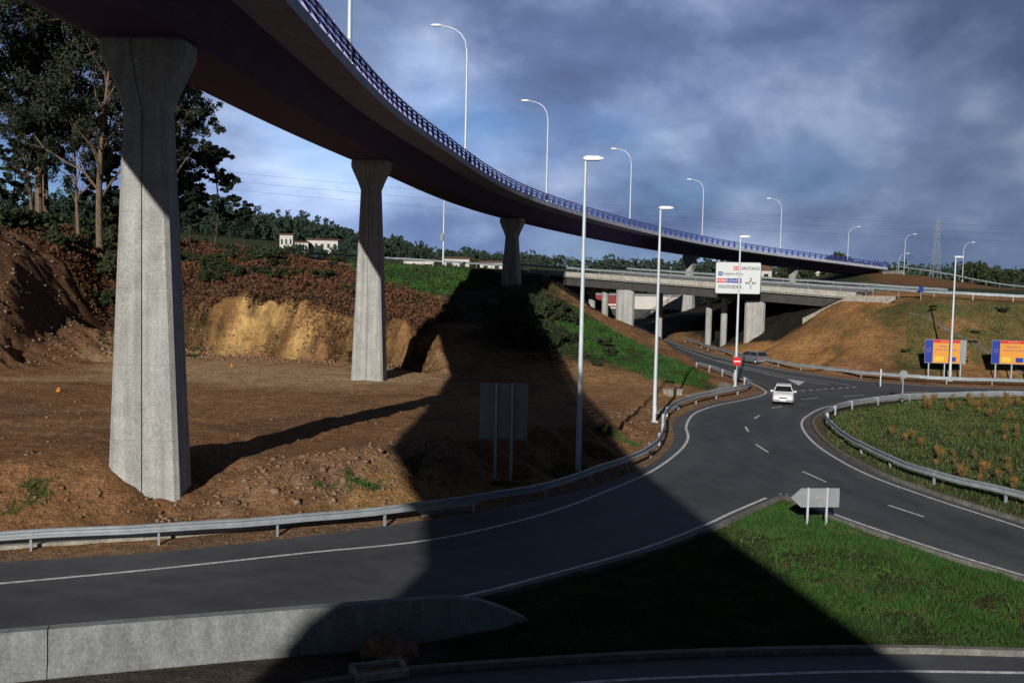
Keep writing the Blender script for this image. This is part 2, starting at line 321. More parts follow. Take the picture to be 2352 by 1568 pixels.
paint(soft([(-6.8,38.6),(-5.8,42),(-3,43.2),(-1.2,41.4),(-3,39.2)],1,1,48)*.9,(.40,.23,.09))
paint(soft([(-60,113),(-38,109.8),(-27,110.6),(-19,108),(-9,101.5),(-4,112),(-9,121),(-20,134),(-60,152),(-75,130)],2.5,3,12),(.085,.042,.026))
ste=np.clip(slope*2-.3,0,1)
paint(cut*ste,(.27,.15,.066))
paint(cut*ste*np.clip((fbm(X,Y,.25,33)-.0)*5,0,1)*.6,(.12,.08,.04))
br=soft([(-31.5,104.5),(-32,111.5),(-19,109.5),(-17.5,102.5)],3,6,13)*ste*np.clip(.85+fbm(wx,Y,.45,34)*2.6,0,1); paint(br,(.56,.36,.145))
dk=np.clip(.74+rill*1.2,.3,1.1); dk2=np.clip(.88+fbm(X,Y,1.0,36,3)*1.5,.4,1.15)  # rill shading painted into the colour: hollows darker, plus random soil tone
C*= (1-(cut*ste)[...,None]*(1-(dk*dk2))[...,None])
paint(soft([(-20,124),(-12,122),(-4,133),(-1,137),(-5,150),(-25,152)],3,2,14),(.05,.1,.025))
paint(soft([(-4,100),(-9,120),(-4,142),(6,150),(6,122),(12,111),(17,98),(17,86),(8,90),(2,98)],3,4,15),(.04,.05,.02))
paint(soft([(2,112),(7,121),(12,112),(17.5,98),(17.3,85.5),(12,88),(8,97)],2,2,16),(.05,.085,.022))
paint(soft([(-2,92),(8,92),(15,86),(15,78),(10,66),(5,76)],2,2,17)*.85,(.32,.185,.088))
paint(soft([(26,150),(29,112),(34,104.5),(60,95.5),(150,96),(150,125),(60,122),(43,135),(36,155)],2,1,18),(.36,.19,.078))
paint(soft([(37,107),(42,98),(150,96),(150,113),(56,114),(43,119)],3,6,19)*np.clip((fbm(X,Y,.16,30)*1.8+.6),0,1),(.085,.085,.035))
paint(soft([(32,120),(36,121),(40,108),(36,106)],3,6,39)*np.clip((fbm(X,Y,.2,38)*4),0,1),(.13,.10,.042))
paint(soft([(70,200),(120,205),(180,250),(90,246)],6,4,20)*.8,(.25,.12,.055))
paint(soft([(4,146),(16,150),(19,205),(12,205),(2,170)],2,1,46),(.025,.022,.02)); paint(soft([(28,136),(33,126),(41,122),(60,140),(50,205),(26,205)],2,1,47),(.022,.019,.016))  # overpass shade painted into the ground colour, near-black on both sides
medp=np.concatenate([sMED,[(150,20),(24,20)]])
paint(soft(medp,1.0,.3,22),(.065,.075,.028)); 
islp=np.concatenate([sEB,sIR[1:],[(19.6,25.6)],sBE[::-1]])
paint(np.where(isl,1.0,0),(.035,.055,.018)); paint(isl*np.clip((fbm(X,Y,.4,70)-.03)*6,0,1),(.07,.05,.028))
paint(((X<-1.5)&isl&(Y<27.5))*1.0,(.09,.075,.06))
edge=np.clip(1.4-sd,0,1)*(~isl)*(sd>0); paint(edge*.6,(.22,.16,.11))
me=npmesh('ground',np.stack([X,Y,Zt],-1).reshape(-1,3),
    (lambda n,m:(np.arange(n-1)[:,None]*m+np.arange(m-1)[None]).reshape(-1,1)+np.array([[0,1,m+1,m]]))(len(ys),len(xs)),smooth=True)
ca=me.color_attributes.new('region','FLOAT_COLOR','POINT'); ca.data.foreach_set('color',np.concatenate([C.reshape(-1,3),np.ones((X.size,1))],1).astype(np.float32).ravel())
gm=bpy.data.materials.new('ground_soil'); gm.use_nodes=True; nt=gm.node_tree; b=nt.nodes['Principled BSDF']; b.inputs['Roughness'].default_value=.97; b.inputs['Specular IOR Level'].default_value=.1
at=nt.nodes.new('ShaderNodeVertexColor'); at.layer_name='region'; geo=nt.nodes.new('ShaderNodeNewGeometry'); prev=at.outputs[0]; hs=[]
for sc,lo,hi in ((.35,.75,1.2),(2.2,.6,1.35),(9,.5,1.45)):
    n=nt.nodes.new('ShaderNodeTexNoise'); n.inputs['Scale'].default_value=sc; n.inputs['Detail'].default_value=7; n.inputs['Roughness'].default_value=.7; nt.links.new(geo.outputs['Position'],n.inputs['Vector'])
    r=nt.nodes.new('ShaderNodeMapRange'); r.inputs[1].default_value=.32; r.inputs[2].default_value=.68; r.inputs[3].default_value=lo; r.inputs[4].default_value=hi; nt.links.new(n.outputs['Fac'],r.inputs[0])
    s=nt.nodes.new('ShaderNodeVectorMath'); s.operation='SCALE'; nt.links.new(prev,s.inputs[0]); nt.links.new(r.outputs[0],s.inputs['Scale']); prev=s.outputs[0]; hs.append(n)
nt.links.new(prev,b.inputs['Base Color'])
ad=nt.nodes.new('ShaderNodeMath'); ad.operation='MULTIPLY_ADD'; ad.inputs[1].default_value=2.5; nt.links.new(hs[1].outputs['Fac'],ad.inputs[0]); nt.links.new(hs[2].outputs['Fac'],ad.inputs[2])
bp=nt.nodes.new('ShaderNodeBump'); bp.inputs['Strength'].default_value=.9; bp.inputs['Distance'].default_value=.16; nt.links.new(ad.outputs[0],bp.inputs['Height']); nt.links.new(bp.outputs[0],b.inputs['Normal'])
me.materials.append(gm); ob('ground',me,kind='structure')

# ------------------------------------------------------------------ asphalt, markings, kerbs
TR=[]
for lane in (smoothpath([(-42,16.9),(-19,25.8),(-6,30.9),(2.2,36.6),(8.5,45.6),(12.2,54),(13.2,63),(15.3,70.5),(20.2,77.5),(25,84.5),(24.6,97),(23,118)],1.5),
             smoothpath([(20.8,28),(17.8,38),(16,48),(16.3,58),(18.6,69),(23.5,78),(31,85),(45,90)],1.5),smoothpath([(-19,24.3),(-4,28.6),(4,35.2),(10.5,43.8),(14,55),(16,65)],1.5)):
    for o_ in (-.8,.8): TR.append(offset(lane,o_))
def polysheet(name,P,z,m,grid=True):
    gx0=np.arange(P[:,0].min(),min(P[:,0].max(),75),.7); gy0=np.arange(P[:,1].min(),min(P[:,1].max(),150),.7); GX,GY=np.meshgrid(gx0,gy0); q=np.stack([GX.ravel(),GY.ravel()],1)
    q=q[sdist(q[:,0],q[:,1],P)<-.4]
    allp=[Vector((p[0],p[1])) for p in P]+[Vector((p[0],p[1])) for p in q]; n=len(P)
    v,e,f,*_r=geometry.delaunay_2d_cdt(allp,[],[list(range(n))],1,1e-6)
    V=np.array([(p.x,p.y,z) for p in v]); t=[x for x in f if len(x)==3]
    me=npmesh(name,V,np.array(t),m); wv=np.ones(len(V)); d=np.full(len(V),9.)
    for tr in TR: d=np.minimum(d,sdist(V[:,0],V[:,1],tr[::2],False))
    wv=wv-.26*np.exp(-(d/.45)**2)+.09*np.exp(-((d-1.15)/.5)**2)
    ed=-sdist(V[:,0],V[:,1],P); wv*=1+.35*np.exp(-ed/.7)*(fbm(V[:,0],V[:,1],.3,99)+.35)
    ca=me.color_attributes.new('wear','FLOAT_COLOR','POINT'); ca.data.foreach_set('color',np.stack([wv,wv,wv,np.ones(len(V))],1).astype(np.float32).ravel())
    return ob(name,me,kind='structure')
polysheet('junction_road',ASPH,0,M['asphalt']); polysheet('near_road',ASPH2,0,M['asphalt'])
def strip(P,w,z,mb):
    a=offset(P,-w/2); b_=offset(P,w/2); v=[]; 
    for p,q in zip(a,b_): v+=[(p[0],p[1],z),(q[0],q[1],z)]
    mb.add(v,[(2*i,2*i+1,2*i+3,2*i+2) for i in range(len(P)-1)])
mb=MB()
strip(smoothpath(WA,.8),.16,.006,mb)
strip(offset(smoothpath(EB[5:],.8),-.4)[:-1],.16,.006,mb)
strip(offset(smoothpath(IR,.8),-.4)[1:],.16,.006,mb)
strip(offset(smoothpath(MED,.8),-.45),.15,.006,mb)
strip(offset(smoothpath(FAR,.8),.4),.15,.006,mb)
strip(smoothpath([(-12,18.3),(-1.6,22.0),(-.1,22.5),(2.5,23.2),(5.8,23.7),(9.1,24.1),(13,24.2),(16.7,24.2),(30,24)],.8)-np.array([0,.25]),.15,.006,mb)
for a,c in [((19.5,74),(20.6,75.2)),((16.8,68.1),(17.6,69.9)),((15.3,64.3),(15.0,62.2)),((14.3,57.4),(14.35,54.8)),((14.7,49.4),(15.1,46.9)),((16.3,42.2),(17,40.2)),((23.4,79.9),(25.3,81.4)),((27.7,82.5),(30,84.1)),((34,86.5),(37,87.8)),((42,88.8),(46,89.5))]:
    strip(np.array([a,c],float),.13,.006,mb)
strip(smoothpath([(23,140),(24,117),(26.3,100),(29.5,91.5)],.8),.13,.0062,mb)
strip(smoothpath([(24.2,117),(27.3,101),(31.5,92)],.8),.13,.0064,mb)
for k in range(12):
    t=k/11; p=np.array([22,84.2])*(1-t)+np.array([31,90])*t; strip(np.array([p,p+np.array([.42,.26])]),.3,.0068,mb)
mb.add([(26.8,96.3,.007),(26.3,90.6,.007),(27.9,94.2,.007)],[(0,1,2)])
ob('road_markings',mb.mesh('road_markings',M['line']),kind='structure')
mb=MB()
def kerb(P,mb,w=.16,h=.12):
    a=offset(P,-w/2); c=offset(P,w/2); rings=[]
    for p,q in zip(a,c): rings.append([(p[0],p[1],-.1),(q[0],q[1],-.1),(q[0],q[1],h),(p[0],p[1],h)])
    mb.loft(rings)
kerb(offset(smoothpath(EB[6:],.8),.14),mb); kerb(offset(smoothpath(IR,.8),.14),mb)
kerb(offset(smoothpath(MED,.8),.3),mb); kerb(offset(sBE,-.2)[6:],mb,.2,.13)
ob('kerb',mb.mesh('kerb',M['kerb']),kind='structure')
mb=MB()
def ribbon(P,w,z0,mb,th=.12):
    a=offset(P,-w/2); c=offset(P,w/2)
    mb.loft([[(p[0],p[1],z0-.1),(q[0],q[1],z0-.1),(q[0],q[1],z0+th),(p[0],p[1],z0+th)] for p,q in zip(a,c)])
ribbon(smoothpath([(-24,30.2),(-20,31.7),(-16,33.4),(-12,34.9),(-8,37)],1),.8,0,mb,.14)
ribbon(smoothpath([(-3.6,38.9),(-1.6,40.3)],.6),.8,0,mb,.16)
ribbon(smoothpath([(14.2,79.2),(17,83),(18.8,87),(19.2,93)],1),1.0,0,mb,.2)
ribbon(smoothpath([(10.2,69.5),(12.6,74)],1),.7,0,mb,.12)
ob('drainage_channel',mb.mesh('drainage_channel',M['gutter']),kind='structure')
mb=MB()
mb.loft([[(x-.2,y-.12,float(gz(x,y))-.05),(x+.2,y+.12,float(gz(x,y))-.05),(x+.2,y+.12,float(gz(x,y))+.1),(x-.2,y-.12,float(gz(x,y))+.1)] for x,y in ((44.9,112.5),(46,110),(47.3,107.5),(48.6,105),(49.6,102.5),(50.8,100),(52,98))])
ob('slope_drain',mb.mesh('slope_drain',M['kerb']),kind='structure')

# ------------------------------------------------------------------ viaduct
DEP=2.0
VC=[(-3,-75,18.9),(-7.2,-45,19.4),(-10.5,-25,19.7),(-13.1,2,20.0),(-14.05,39,20.1),(-12.35,87,21.1),(-.1,138,19.3),(34.2,195,16.2),(85,240,13.0)]
vc=resample(smoothpath(VC,1.5),1.5)
vn=normals2(vc)
def vpt(i,s,dz): return (vc[i,0]+vn[i,0]*s, vc[i,1]+vn[i,1]*s, vc[i,2]+dz)
via=thing('viaduct_deck','long curved elevated road deck with dark maroon box underside','viaduct')
HW=5.15
def lw(i): # unseen slab behind the camera, widened to shape its shadow on the road
    y=vc[i,1]; return HW+float(np.interp(-y,[20,24.3,27,31,60],[0,1.5,3.9,5.0,5.6]))
def rw(i):
    return HW+float(np.interp(-vc[i,1],[8,22,30],[0,.5,.9]))  # right edge also widened out of view to fit the shadow
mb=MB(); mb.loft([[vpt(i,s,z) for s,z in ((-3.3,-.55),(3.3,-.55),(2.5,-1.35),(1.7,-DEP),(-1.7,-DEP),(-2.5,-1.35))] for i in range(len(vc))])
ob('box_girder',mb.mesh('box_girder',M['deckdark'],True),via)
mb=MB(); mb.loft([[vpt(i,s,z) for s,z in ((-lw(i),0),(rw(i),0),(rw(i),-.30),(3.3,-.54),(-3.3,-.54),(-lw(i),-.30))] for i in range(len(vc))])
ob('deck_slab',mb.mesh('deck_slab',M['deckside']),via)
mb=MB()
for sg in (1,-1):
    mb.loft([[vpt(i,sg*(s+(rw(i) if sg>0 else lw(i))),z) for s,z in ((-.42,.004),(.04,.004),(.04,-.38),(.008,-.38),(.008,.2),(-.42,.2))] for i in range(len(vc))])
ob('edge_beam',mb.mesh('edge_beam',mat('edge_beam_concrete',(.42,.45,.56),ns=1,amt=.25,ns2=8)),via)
def idx_at(x,y): return int(np.argmin((vc[:,0]-x)**2+(vc[:,1]-y)**2))
rl=thing('bridge_railing','blue painted steel railing along the viaduct edge','railing',group='viaduct edge railings')
e=offset(vc,HW-.12); e=e[idx_at(-14,2):]; 
mb=MB()
for h,t in ((.42,.11),(.72,.11),(1.0,.13)):
    mb.loft([[ (p[0]-n[0]*.05,p[1]-n[1]*.05,p[2]+.2+h-t/2),(p[0]+n[0]*.05,p[1]+n[1]*.05,p[2]+.2+h-t/2),(p[0]+n[0]*.05,p[1]+n[1]*.05,p[2]+.2+h+t/2),(p[0]-n[0]*.05,p[1]-n[1]*.05,p[2]+.2+h+t/2)] for p,n in zip(e,normals2(e))])
ob('rail',mb.mesh('rail',M['blue']),rl)
pm=MB(); pm.loft([[( -.10,-.28+.0,0),(.10,-.28,0),(.10,.22,0),(-.10,.22,0)],[(-.07,-.12,.5),(.07,-.12,.5),(.07,.16,.5),(-.07,.16,.5)],[(-.06,.02,1.08),(.06,.02,1.08),(.06,.16,1.08),(-.06,.16,1.08)]])
pm=pm.mesh('post',M['blue'])
pp=resample(e,2.1); en=normals2(pp); start=int(np.argmin(abs(pp[:,1]-30))); rest=MB(); cnt=0
for k in range(len(pp)):
    a=math.atan2(en[k][1],en[k][0])-math.pi/2; loc=(pp[k,0],pp[k,1],pp[k,2]+.2)
    if k>=start and cnt<99: ob('post',pm,rl,loc,a); cnt+=1
    else:
        R=Matrix.Rotation(a,3,'Z'); rest.add([R@v.co+Vector(loc) for v in pm.vertices],[tuple(p.vertices) for p in pm.polygons])
ob('post',rest.mesh('posts',M['blue']),rl,kind='stuff')
r2=thing('bridge_railing','blue steel railing on the far edge of the viaduct','railing',group='viaduct edge railings')
e2=offset(vc,-(HW-.12)); e2=e2[idx_at(-14,2):]; mb=MB()
for h,t in ((.42,.10),(.72,.10),(1.0,.13)):
    mb.loft([[ (p[0],p[1]-.05,p[2]+.22+h-t/2),(p[0]+.1,p[1]+.05,p[2]+.22+h-t/2),(p[0]+.1,p[1]+.05,p[2]+.22+h+t/2),(p[0],p[1]-.05,p[2]+.22+h+t/2)] for p in e2])
ob('rail',mb.mesh('rail',M['blue']),r2)
def pier(x,y,zb,label,sc=1.0):
    i=idx_at(x,y); n=vn[i]; a=math.atan2(n[1],n[0]); zt=vc[i,2]-DEP-zb
    o=thing('viaduct_pier',label,'bridge pier',(vc[i,0],vc[i,1],zb),a,group='flared concrete piers of the viaduct')
    def ring(w,d,z,g=.06,gd=.07,c=.16):
        w*=sc; d*=sc
        pr=[(-w+c,-d),(-g,-d),(-g,-d+gd),(g,-d+gd),(g,-d),(w-c,-d),(w,-d+c),(w,d-c),(w-c,d),(g,d),(g,d-gd),(-g,d-gd),(-g,d),(-w+c,d),(-w,d-c),(-w,-d+c)]
        return [(p[0],p[1],z) for p in pr]
    mb=MB(); H=zt
    mb.loft([ring(1.45,.84,0),ring(.80,.66,H-2.75,),ring(.79,.66,H-2.6)])
    ob('shaft',mb.mesh('shaft',M['concrete']),o)
    mb=MB(); mb.loft([ring(.79,.66,H-2.597,c=.16),ring(1.02,.70,H-1.95,g=.20,gd=.06),ring(1.46,.76,H-1.0,g=.36,gd=.06),ring(1.62,.8,H-.6,g=.42,gd=.06),ring(1.62,.8,H-.12,g=.42,gd=.06),ring(1.5,.74,H,g=.42,gd=.06)])
    ob('flared_head',mb.mesh('flared_head',M['concrete']),o)
    return o
pier(-14.05,39,-.6,'tall tapered concrete pier standing in bare brown earth')
pier(-12.35,87,-.4,'tapered concrete pier with flared head on dirt lot')
pier(-.1,138,6.4,'concrete pier rising from the top of the embankment')
pier(34.2,195,2.5,'concrete pier partly hidden behind the overpass',.85)
pier(62,221,7,'short concrete pier close to the viaduct end',.75)
i=len(vc)-1; n=vn[i]; a=math.atan2(n[1],n[0])
o=thing('viaduct_abutment','pale concrete abutment where the viaduct meets the bank','abutment',(vc[i,0],vc[i,1],7.8),a)
mb=MB(); mb.box((0,-1.0,1.6),(9.5,1.6,3.1)); ob('seat_wall',mb.mesh('seat_wall',M['overc']),o)
mb=MB(); mb.loft([[(5,-1.9,0),(5.6,-1.9,0),(5.6,-1.9,4.4),(5,-1.9,4.4)],[(5,7,3.6),(5.6,7,3.6),(5.6,7,4.9),(5,7,4.9)]]); ob('wing_wall',mb.mesh('wing_wall',M['overc']),o)

# ------------------------------------------------------------------ guard rails
wprof=[(0,.43),(.05,.46),(.05,.51),(-.03,.57),(-.03,.62),(.05,.68),(.05,.73),(0,.76)]
postm=MB().box((0,0,.15),(.07,.12,1.1)).box((0,-.085,.6),(.16,.06,.2)).mesh('post',M['galv'])
def guardrail(path,label,side=1,sp=4.0,group='galvanised roadside guard rails',h=0):
    P=smoothpath(path,1.0)
    if P.shape[1]==2: P=np.concatenate([P,np.zeros((len(P),1))],1)
    P[:,2]+=np.array([.02*math.sin(k*.7)+.012*math.sin(k*1.9) for k in range(len(P))])
    o=thing('guardrail',label,'guard rail',(0,0,0),0,group)
    n=normals2(P); mb=MB()
    rings=[]
    for p,q in zip(P,n):
        r=[(p[0]+q[0]*side*(.12+u),p[1]+q[1]*side*(.12+u),p[2]+h+z) for u,z in wprof]
        r+=[(p[0]+q[0]*side*(.105+u),p[1]+q[1]*side*(.105+u),p[2]+h+z) for u,z in wprof[::-1]]
        rings.append(r)
    mb.loft(rings); ob('rail',mb.mesh('rail',M['galv'],True),o)
    Q=resample(P,sp); m=normals2(Q)
    for k in range(len(Q)):
        a=math.atan2(m[k][1]*side,m[k][0]*side)+math.pi/2
        ob('post',postm,o,(Q[k,0],Q[k,1],Q[k,2]+h),a)
    return o
guardrail(GA,'galvanised steel guard rail following the outer road bend')
GB=[(24.3,31),(24,35.4),(22,42.1),(20.8,44.6),(19.8,48),(19.5,52.3),(19.6,56.5),(20.4,62.7),(21.5,67),(23.8,71.6),(26.8,75.2),(31.2,78.6),(36.3,81),(42.5,82.6),(56.2,84.4),(80,85)]
guardrail(GB,'curved guard rail around the planted grass median',-1)
GC=[(23.4,150),(23.8,130),(26.4,122),(28.4,114),(32.6,102.5),(38.7,95.7),(48.1,93.6),(62.6,93.9),(90,94.2)]
guardrail([(26.2,150),(26.6,130)]+GC[3:],'guard rail at the foot of the cut slope',1)
guardrail([(43,121.5,8.3),(49,115.5,8.0),(56,112.3,7.8),(70,110.3,7.5),(110,109.6,7.2)],'guard rail on top of the earth embankment',1)
guardrail([(92,240,13.0),(105,246,11.8),(130,252.5,8.7),(175,258,7.6)],'guard rail on the upper embankment beyond the viaduct',1)
guardrail([(-48,181,12.4),(-23.3,180,11.6),(-9,172,10.9),(1.5,160,10.4)],'guard rail beside the upper road behind the mound',1)

# ------------------------------------------------------------------ overpass
A=np.array([4.8,155.]); ex=np.array([.738,-.675]); ey=np.array([.675,.738]); ang=math.atan2(ex[1],ex[0])
ovp=thing('road_overpass','low concrete road overpass on columns spanning the lower road','overpass',(A[0],A[1],0),ang)
OWD=26  # deck depth stretched so the shade beneath reaches further back
def dz(s): return 10.15-.042*s
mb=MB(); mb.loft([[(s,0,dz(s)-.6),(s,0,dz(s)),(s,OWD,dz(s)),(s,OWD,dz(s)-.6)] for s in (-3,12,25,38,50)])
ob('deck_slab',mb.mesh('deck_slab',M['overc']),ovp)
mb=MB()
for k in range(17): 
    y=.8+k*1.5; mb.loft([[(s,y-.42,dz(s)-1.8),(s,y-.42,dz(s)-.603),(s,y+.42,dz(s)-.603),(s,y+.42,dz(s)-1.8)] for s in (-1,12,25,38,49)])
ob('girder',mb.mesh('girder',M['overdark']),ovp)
mb=MB(); mb.loft([[(s,-.12,dz(s)-.4),(s,-.12,dz(s)+.25),(s,.18,dz(s)+.25),(s,.18,dz(s)+.003),(s,-.004,dz(s)+.003),(s,-.004,dz(s)-.4)] for s in (-3,12,25,38,50)])
ob('parapet',mb.mesh('parapet',mat('parapet_concrete',(.38,.37,.34),ns=1,amt=.3,ns2=6)),ovp)
def loc2(x,y):
    d=np.array([x,y])-A; return d@ex,d@ey
for (x,y,kx,ky,rnd) in [(16.4,145.2,2.6,1.3,0),(31.9,131.2,2.6,1.3,0),(28.9,136,.9,.9,1),(27.7,140.5,.9,.9,1),(13.9,150,1.0,1.0,1),(12.4,156,1.1,1.1,1),(22.6,153,.9,.9,1)]:
    s,t=loc2(x,y); zt=dz(s)-1.805; z0=-.3
    mb=MB()
    if rnd: mb.tube([(s,t,z0),(s,t,zt)],kx/2,20)
    else: mb.box((s,t,(z0+zt)/2),(kx,ky,zt-z0),rz=-.2-ang,ch=.25)
    ob('column',mb.mesh('column',M['concrete'],bool(rnd)),ovp)
mb=MB(); mb.box((-.8,OWD/2,8.2),(2.2,OWD+.8,2.4)); mb.loft([[(-9,-.6,8.9),(-9,-.2,8.9),(-9,-.2,10.2),(-9,-.6,10.2)],[(1.4,-.6,7.2),(1.4,-.2,7.2),(1.4,-.2,9.8),(1.4,-.6,9.8)]])
ob('abutment',mb.mesh('abutment',M['overc']),ovp)
mb=MB(); mb.box((50.2,OWD/2,6.4),(2.0,OWD+.8,3.0)); mb.loft([[(43.5,-.6,4.1),(43.5,-.2,4.1),(43.5,-.2,4.9),(43.5,-.6,4.9)],[(49.5,-.6,4.8),(49.5,-.2,4.8),(49.5,-.2,7.9),(49.5,-.6,7.9)],[(55,-.6,7.5),(55,-.2,7.5),(55,-.2,8.0),(55,-.6,8.0)]])
ob('abutment',mb.mesh('abutment',M['gutter']),ovp)
def ow(s,t,z=0): q=A+ex*s+ey*t; return (q[0],q[1],z)
guardrail([ow(-6,.35,dz(-6)+.05),ow(15,.35,dz(15)),ow(30,.35,dz(30)),ow(52,.35,dz(52))],'metal guard rail along the overpass edge',1,group='overpass rails',h=.2)
guardrail([ow(-6,OWD-.5,dz(-6)+.05),ow(25,OWD-.5,dz(25)),ow(52,OWD-.5,dz(52))],'metal guard rail on the far overpass edge',1,group='overpass rails',h=.2)

# ------------------------------------------------------------------ lamps
vl=thing('street_lamp','tall galvanised street lamp with curved arm on viaduct edge','street lamp',(0,0,0),0,'curved arm lamps along the viaduct')
pth=[(0,0,0),(0,0,4),(0,0,9.6),(-.04,0,10.3),(-.22,0,11.0),(-.55,0,11.55),(-1.05,0,11.95),(-1.7,0,12.2),(-2.5,0,12.35)]
ob('pole',MB().tube(pth,[.13,.105,.08,.075,.065,.06,.055,.05,.045],10).box((0,0,.1),(.4,.4,.2)).mesh('pole',M['pole'],True),vl)
mb=MB(); mb.loft([[(x,-w,12.36+t0),(x,w,12.36+t0),(x,w*.8,12.36+t1),(x,-w*.8,12.36+t1)] for x,w,t0,t1 in ((-2.4,.07,-.04,.06),(-2.6,.16,-.07,.1),(-3.15,.17,-.06,.12),(-3.4,.08,-.01,.06))])
ob('lamp_head',mb.mesh('lamp_head',M['white']),vl)
first=True
for D,s_ in ((55,1.1),(103,1.1),(137.5,1.1),(167,1.02),(191.5,.95),(213,.94)):
    i=int(np.argmin(abs(vc[:,1]-D)+(vc[:,1]<-20)*99)); p_=vpt(i,HW-.25,.1); a=math.atan2(vn[i][1],vn[i][0])*.45
    if first: vl.location=p_; vl.rotation_euler=(0,0,a); vl.scale=(s_,s_,s_); first=False
    else: clone(vl,p_,a,s_)
for x,y,z,a in ((79.5,238,12.8,math.pi),(95,243,11.6,math.pi),(112,249,10.2,math.pi),(101,262,7.5,math.pi)):
    clone(vl,(x,y,z),a,.80,'street lamp with curved arm on the far embankment road')
rlamp=thing('street_lamp','tall straight steel street lamp with flat white head beside the road','street lamp',(3.3,47.4,0),0,'straight roadside lamps')
ob('pole',MB().tube([(0,0,-.2),(0,0,.6),(0,0,15)],[.14,.13,.07],12).box((0,0,.06),(.42,.42,.12)).box((0,-.0,.9),(.2,.29,.45)).mesh('pole',M['pole'],True),rlamp)
mb=MB(); mb.loft([[(x,-w,15+t0),(x,w,15+t0),(x,w*.85,15+t1),(x,-w*.85,15+t1)] for x,w,t0,t1 in ((-.12,.14,0,.1),(0,.2,-.03,.17),(.6,.22,-.02,.17),(.82,.16,.02,.1))])
ob('lamp_head',mb.mesh('lamp_head',M['white']),rlamp)
clone(rlamp,(9.5,65.3,0),0,(1,1,.935)); clone(rlamp,(20,88.4,0),0,(1,1,.885)); clone(rlamp,(43.2,97.7,0),.3,(1,1,.81))
o=thing('utility_pole','slim grey utility pole with box behind the viaduct','pole',(-11.3,160,float(gz(-11.3,160))))
ob('pole',MB().tube([(0,0,-.5),(0,0,14)],[.17,.09],10).mesh('pole',M['pole'],True),o)
ob('junction_box',MB().box((-.25,-.2,4.6),(.5,.35,1.1),ch=.04).mesh('junction_box',M['signback']),o)

# ------------------------------------------------------------------ lettering
def text(body,w,h,x,z,y,m,parent,name='lettering'):
    cu=bpy.data.curves.new('t','FONT'); cu.body=body; cu.size=1; cu.extrude=.004; cu.offset=.012
    t=bpy.data.objects.new('t',cu); COL.objects.link(t); bpy.context.view_layer.update()
    me=bpy.data.meshes.new_from_object(t.evaluated_get(bpy.context.evaluated_depsgraph_get())); bpy.data.objects.remove(t)
    co=np.array([v.co[:] for v in me.vertices]); mn=co.min(0); mx=co.max(0)
    for v in me.vertices:
        a=(v.co.x-(mn[0]+mx[0])/2)/(mx[0]-mn[0])*w; b_=(v.co.y-(mn[1]+mx[1])/2)/(mx[1]-mn[1])*h; c=v.co.z
        v.co=(x+a,y-c,z+b_)
    me.materials.clear(); me.materials.append(m); return ob(name,me,parent)
def panel(x0,x1,z0,z1,y,t,m,parent,name,ch=0):
    return ob(name,MB().box(((x0+x1)/2,y,(z0+z1)/2),(x1-x0,t,z1-z0)).mesh(name,m),parent)
sg=thing('direction_sign','large white direction sign with roundabout arrow fixed on overpass edge','road sign',(28.8,127.9,9.75),-.12)
def rrect(w,h,r,y0,y1,mb,n=5):
    pr=[]
    for cx,cz_,a0 in ((w/2-r,-h/2+r,-90),(w/2-r,h/2-r,0),(-w/2+r,h/2-r,90),(-w/2+r,-h/2+r,180)):
        for k in range(n+1): a=math.radians(a0+90*k/n); pr.append((cx+r*math.cos(a),cz_+r*math.sin(a)))
    mb.loft([[(p[0],y0,p[1]) for p in pr],[(p[0],y1,p[1]) for p in pr]])
mb=MB(); rrect(5.75,4.1,.25,.0,.08,mb); ob('frame',mb.mesh('frame',M['black']),sg)
mb=MB(); rrect(5.62,3.97,.22,-.012,.0,mb); 
ob('board',mb.mesh('board',mat('sign_white',(.50,.54,.57),rough=.5,amt=.05)),sg)
ob('bracket',MB().box((-1.8,.5,-.2),(.15,.8,3.4)).box((1.8,.5,-.2),(.15,.8,3.4)).box((0,.5,-1.3),(3.6,.15,.15)).mesh('bracket',M['galv']),sg)
text('SANTIAGO',2.3,.44,1.52,1.25,-.018,M['black'],sg); panel(-.6,.27,1.0,1.5,-.018,.012,M['red'],sg,'route_plate'); text('N-533',.72,.3,-.16,1.25,-.030,M['white'],sg)
panel(-2.5,-1.98,.27,.78,-.018,.012,M['signblue'],sg,'hospital_plate'); text('H',.22,.26,-2.24,.52,-.030,M['white'],sg)
text('hospital clínico',2.5,.40,-.63,.50,-.018,M['black'],sg)
panel(-2.65,-1.62,-.62,-.08,-.018,.012,M['red'],sg,'route_plate'); text('N-550',.84,.28,-2.13,-.34,-.030,M['white'],sg)
panel(-1.55,-.8,-.62,-.08,-.018,.012,M['signblue'],sg,'route_plate'); text('E-1',.5,.26,-1.18,-.34,-.030,M['white'],sg)
panel(-.75,.45,-.64,-.06,-.018,.012,M['signblue'],sg,'route_plate'); text('A-9',.5,.26,-.38,-.34,-.030,M['white'],sg)
def ringm(cx,cz_,r0,r1,y,m,parent,name,a0=0,a1=360,n=28):
    mb=MB(); R=[]
    for k in range(n+1):
        a=math.radians(a0+(a1-a0)*k/n); c,s=math.cos(a),math.sin(a)
        R.append([(cx+r0*c,y,cz_+r0*s),(cx+r1*c,y,cz_+r1*s),(cx+r1*c,y+.008,cz_+r1*s),(cx+r0*c,y+.008,cz_+r0*s)])
    mb.loft(R); return ob(name,mb.mesh(name,m),parent)
ringm(.18,-.34,.001,.17,-.036,M['white'],sg,'toll_symbol'); ringm(.18,-.34,.12,.18,-.048,M['red'],sg,'toll_symbol')
text('PONTEVEDRA',2.9,.44,-.95,-1.15,-.018,M['black'],sg)
gx_,gz_=1.6,-.62
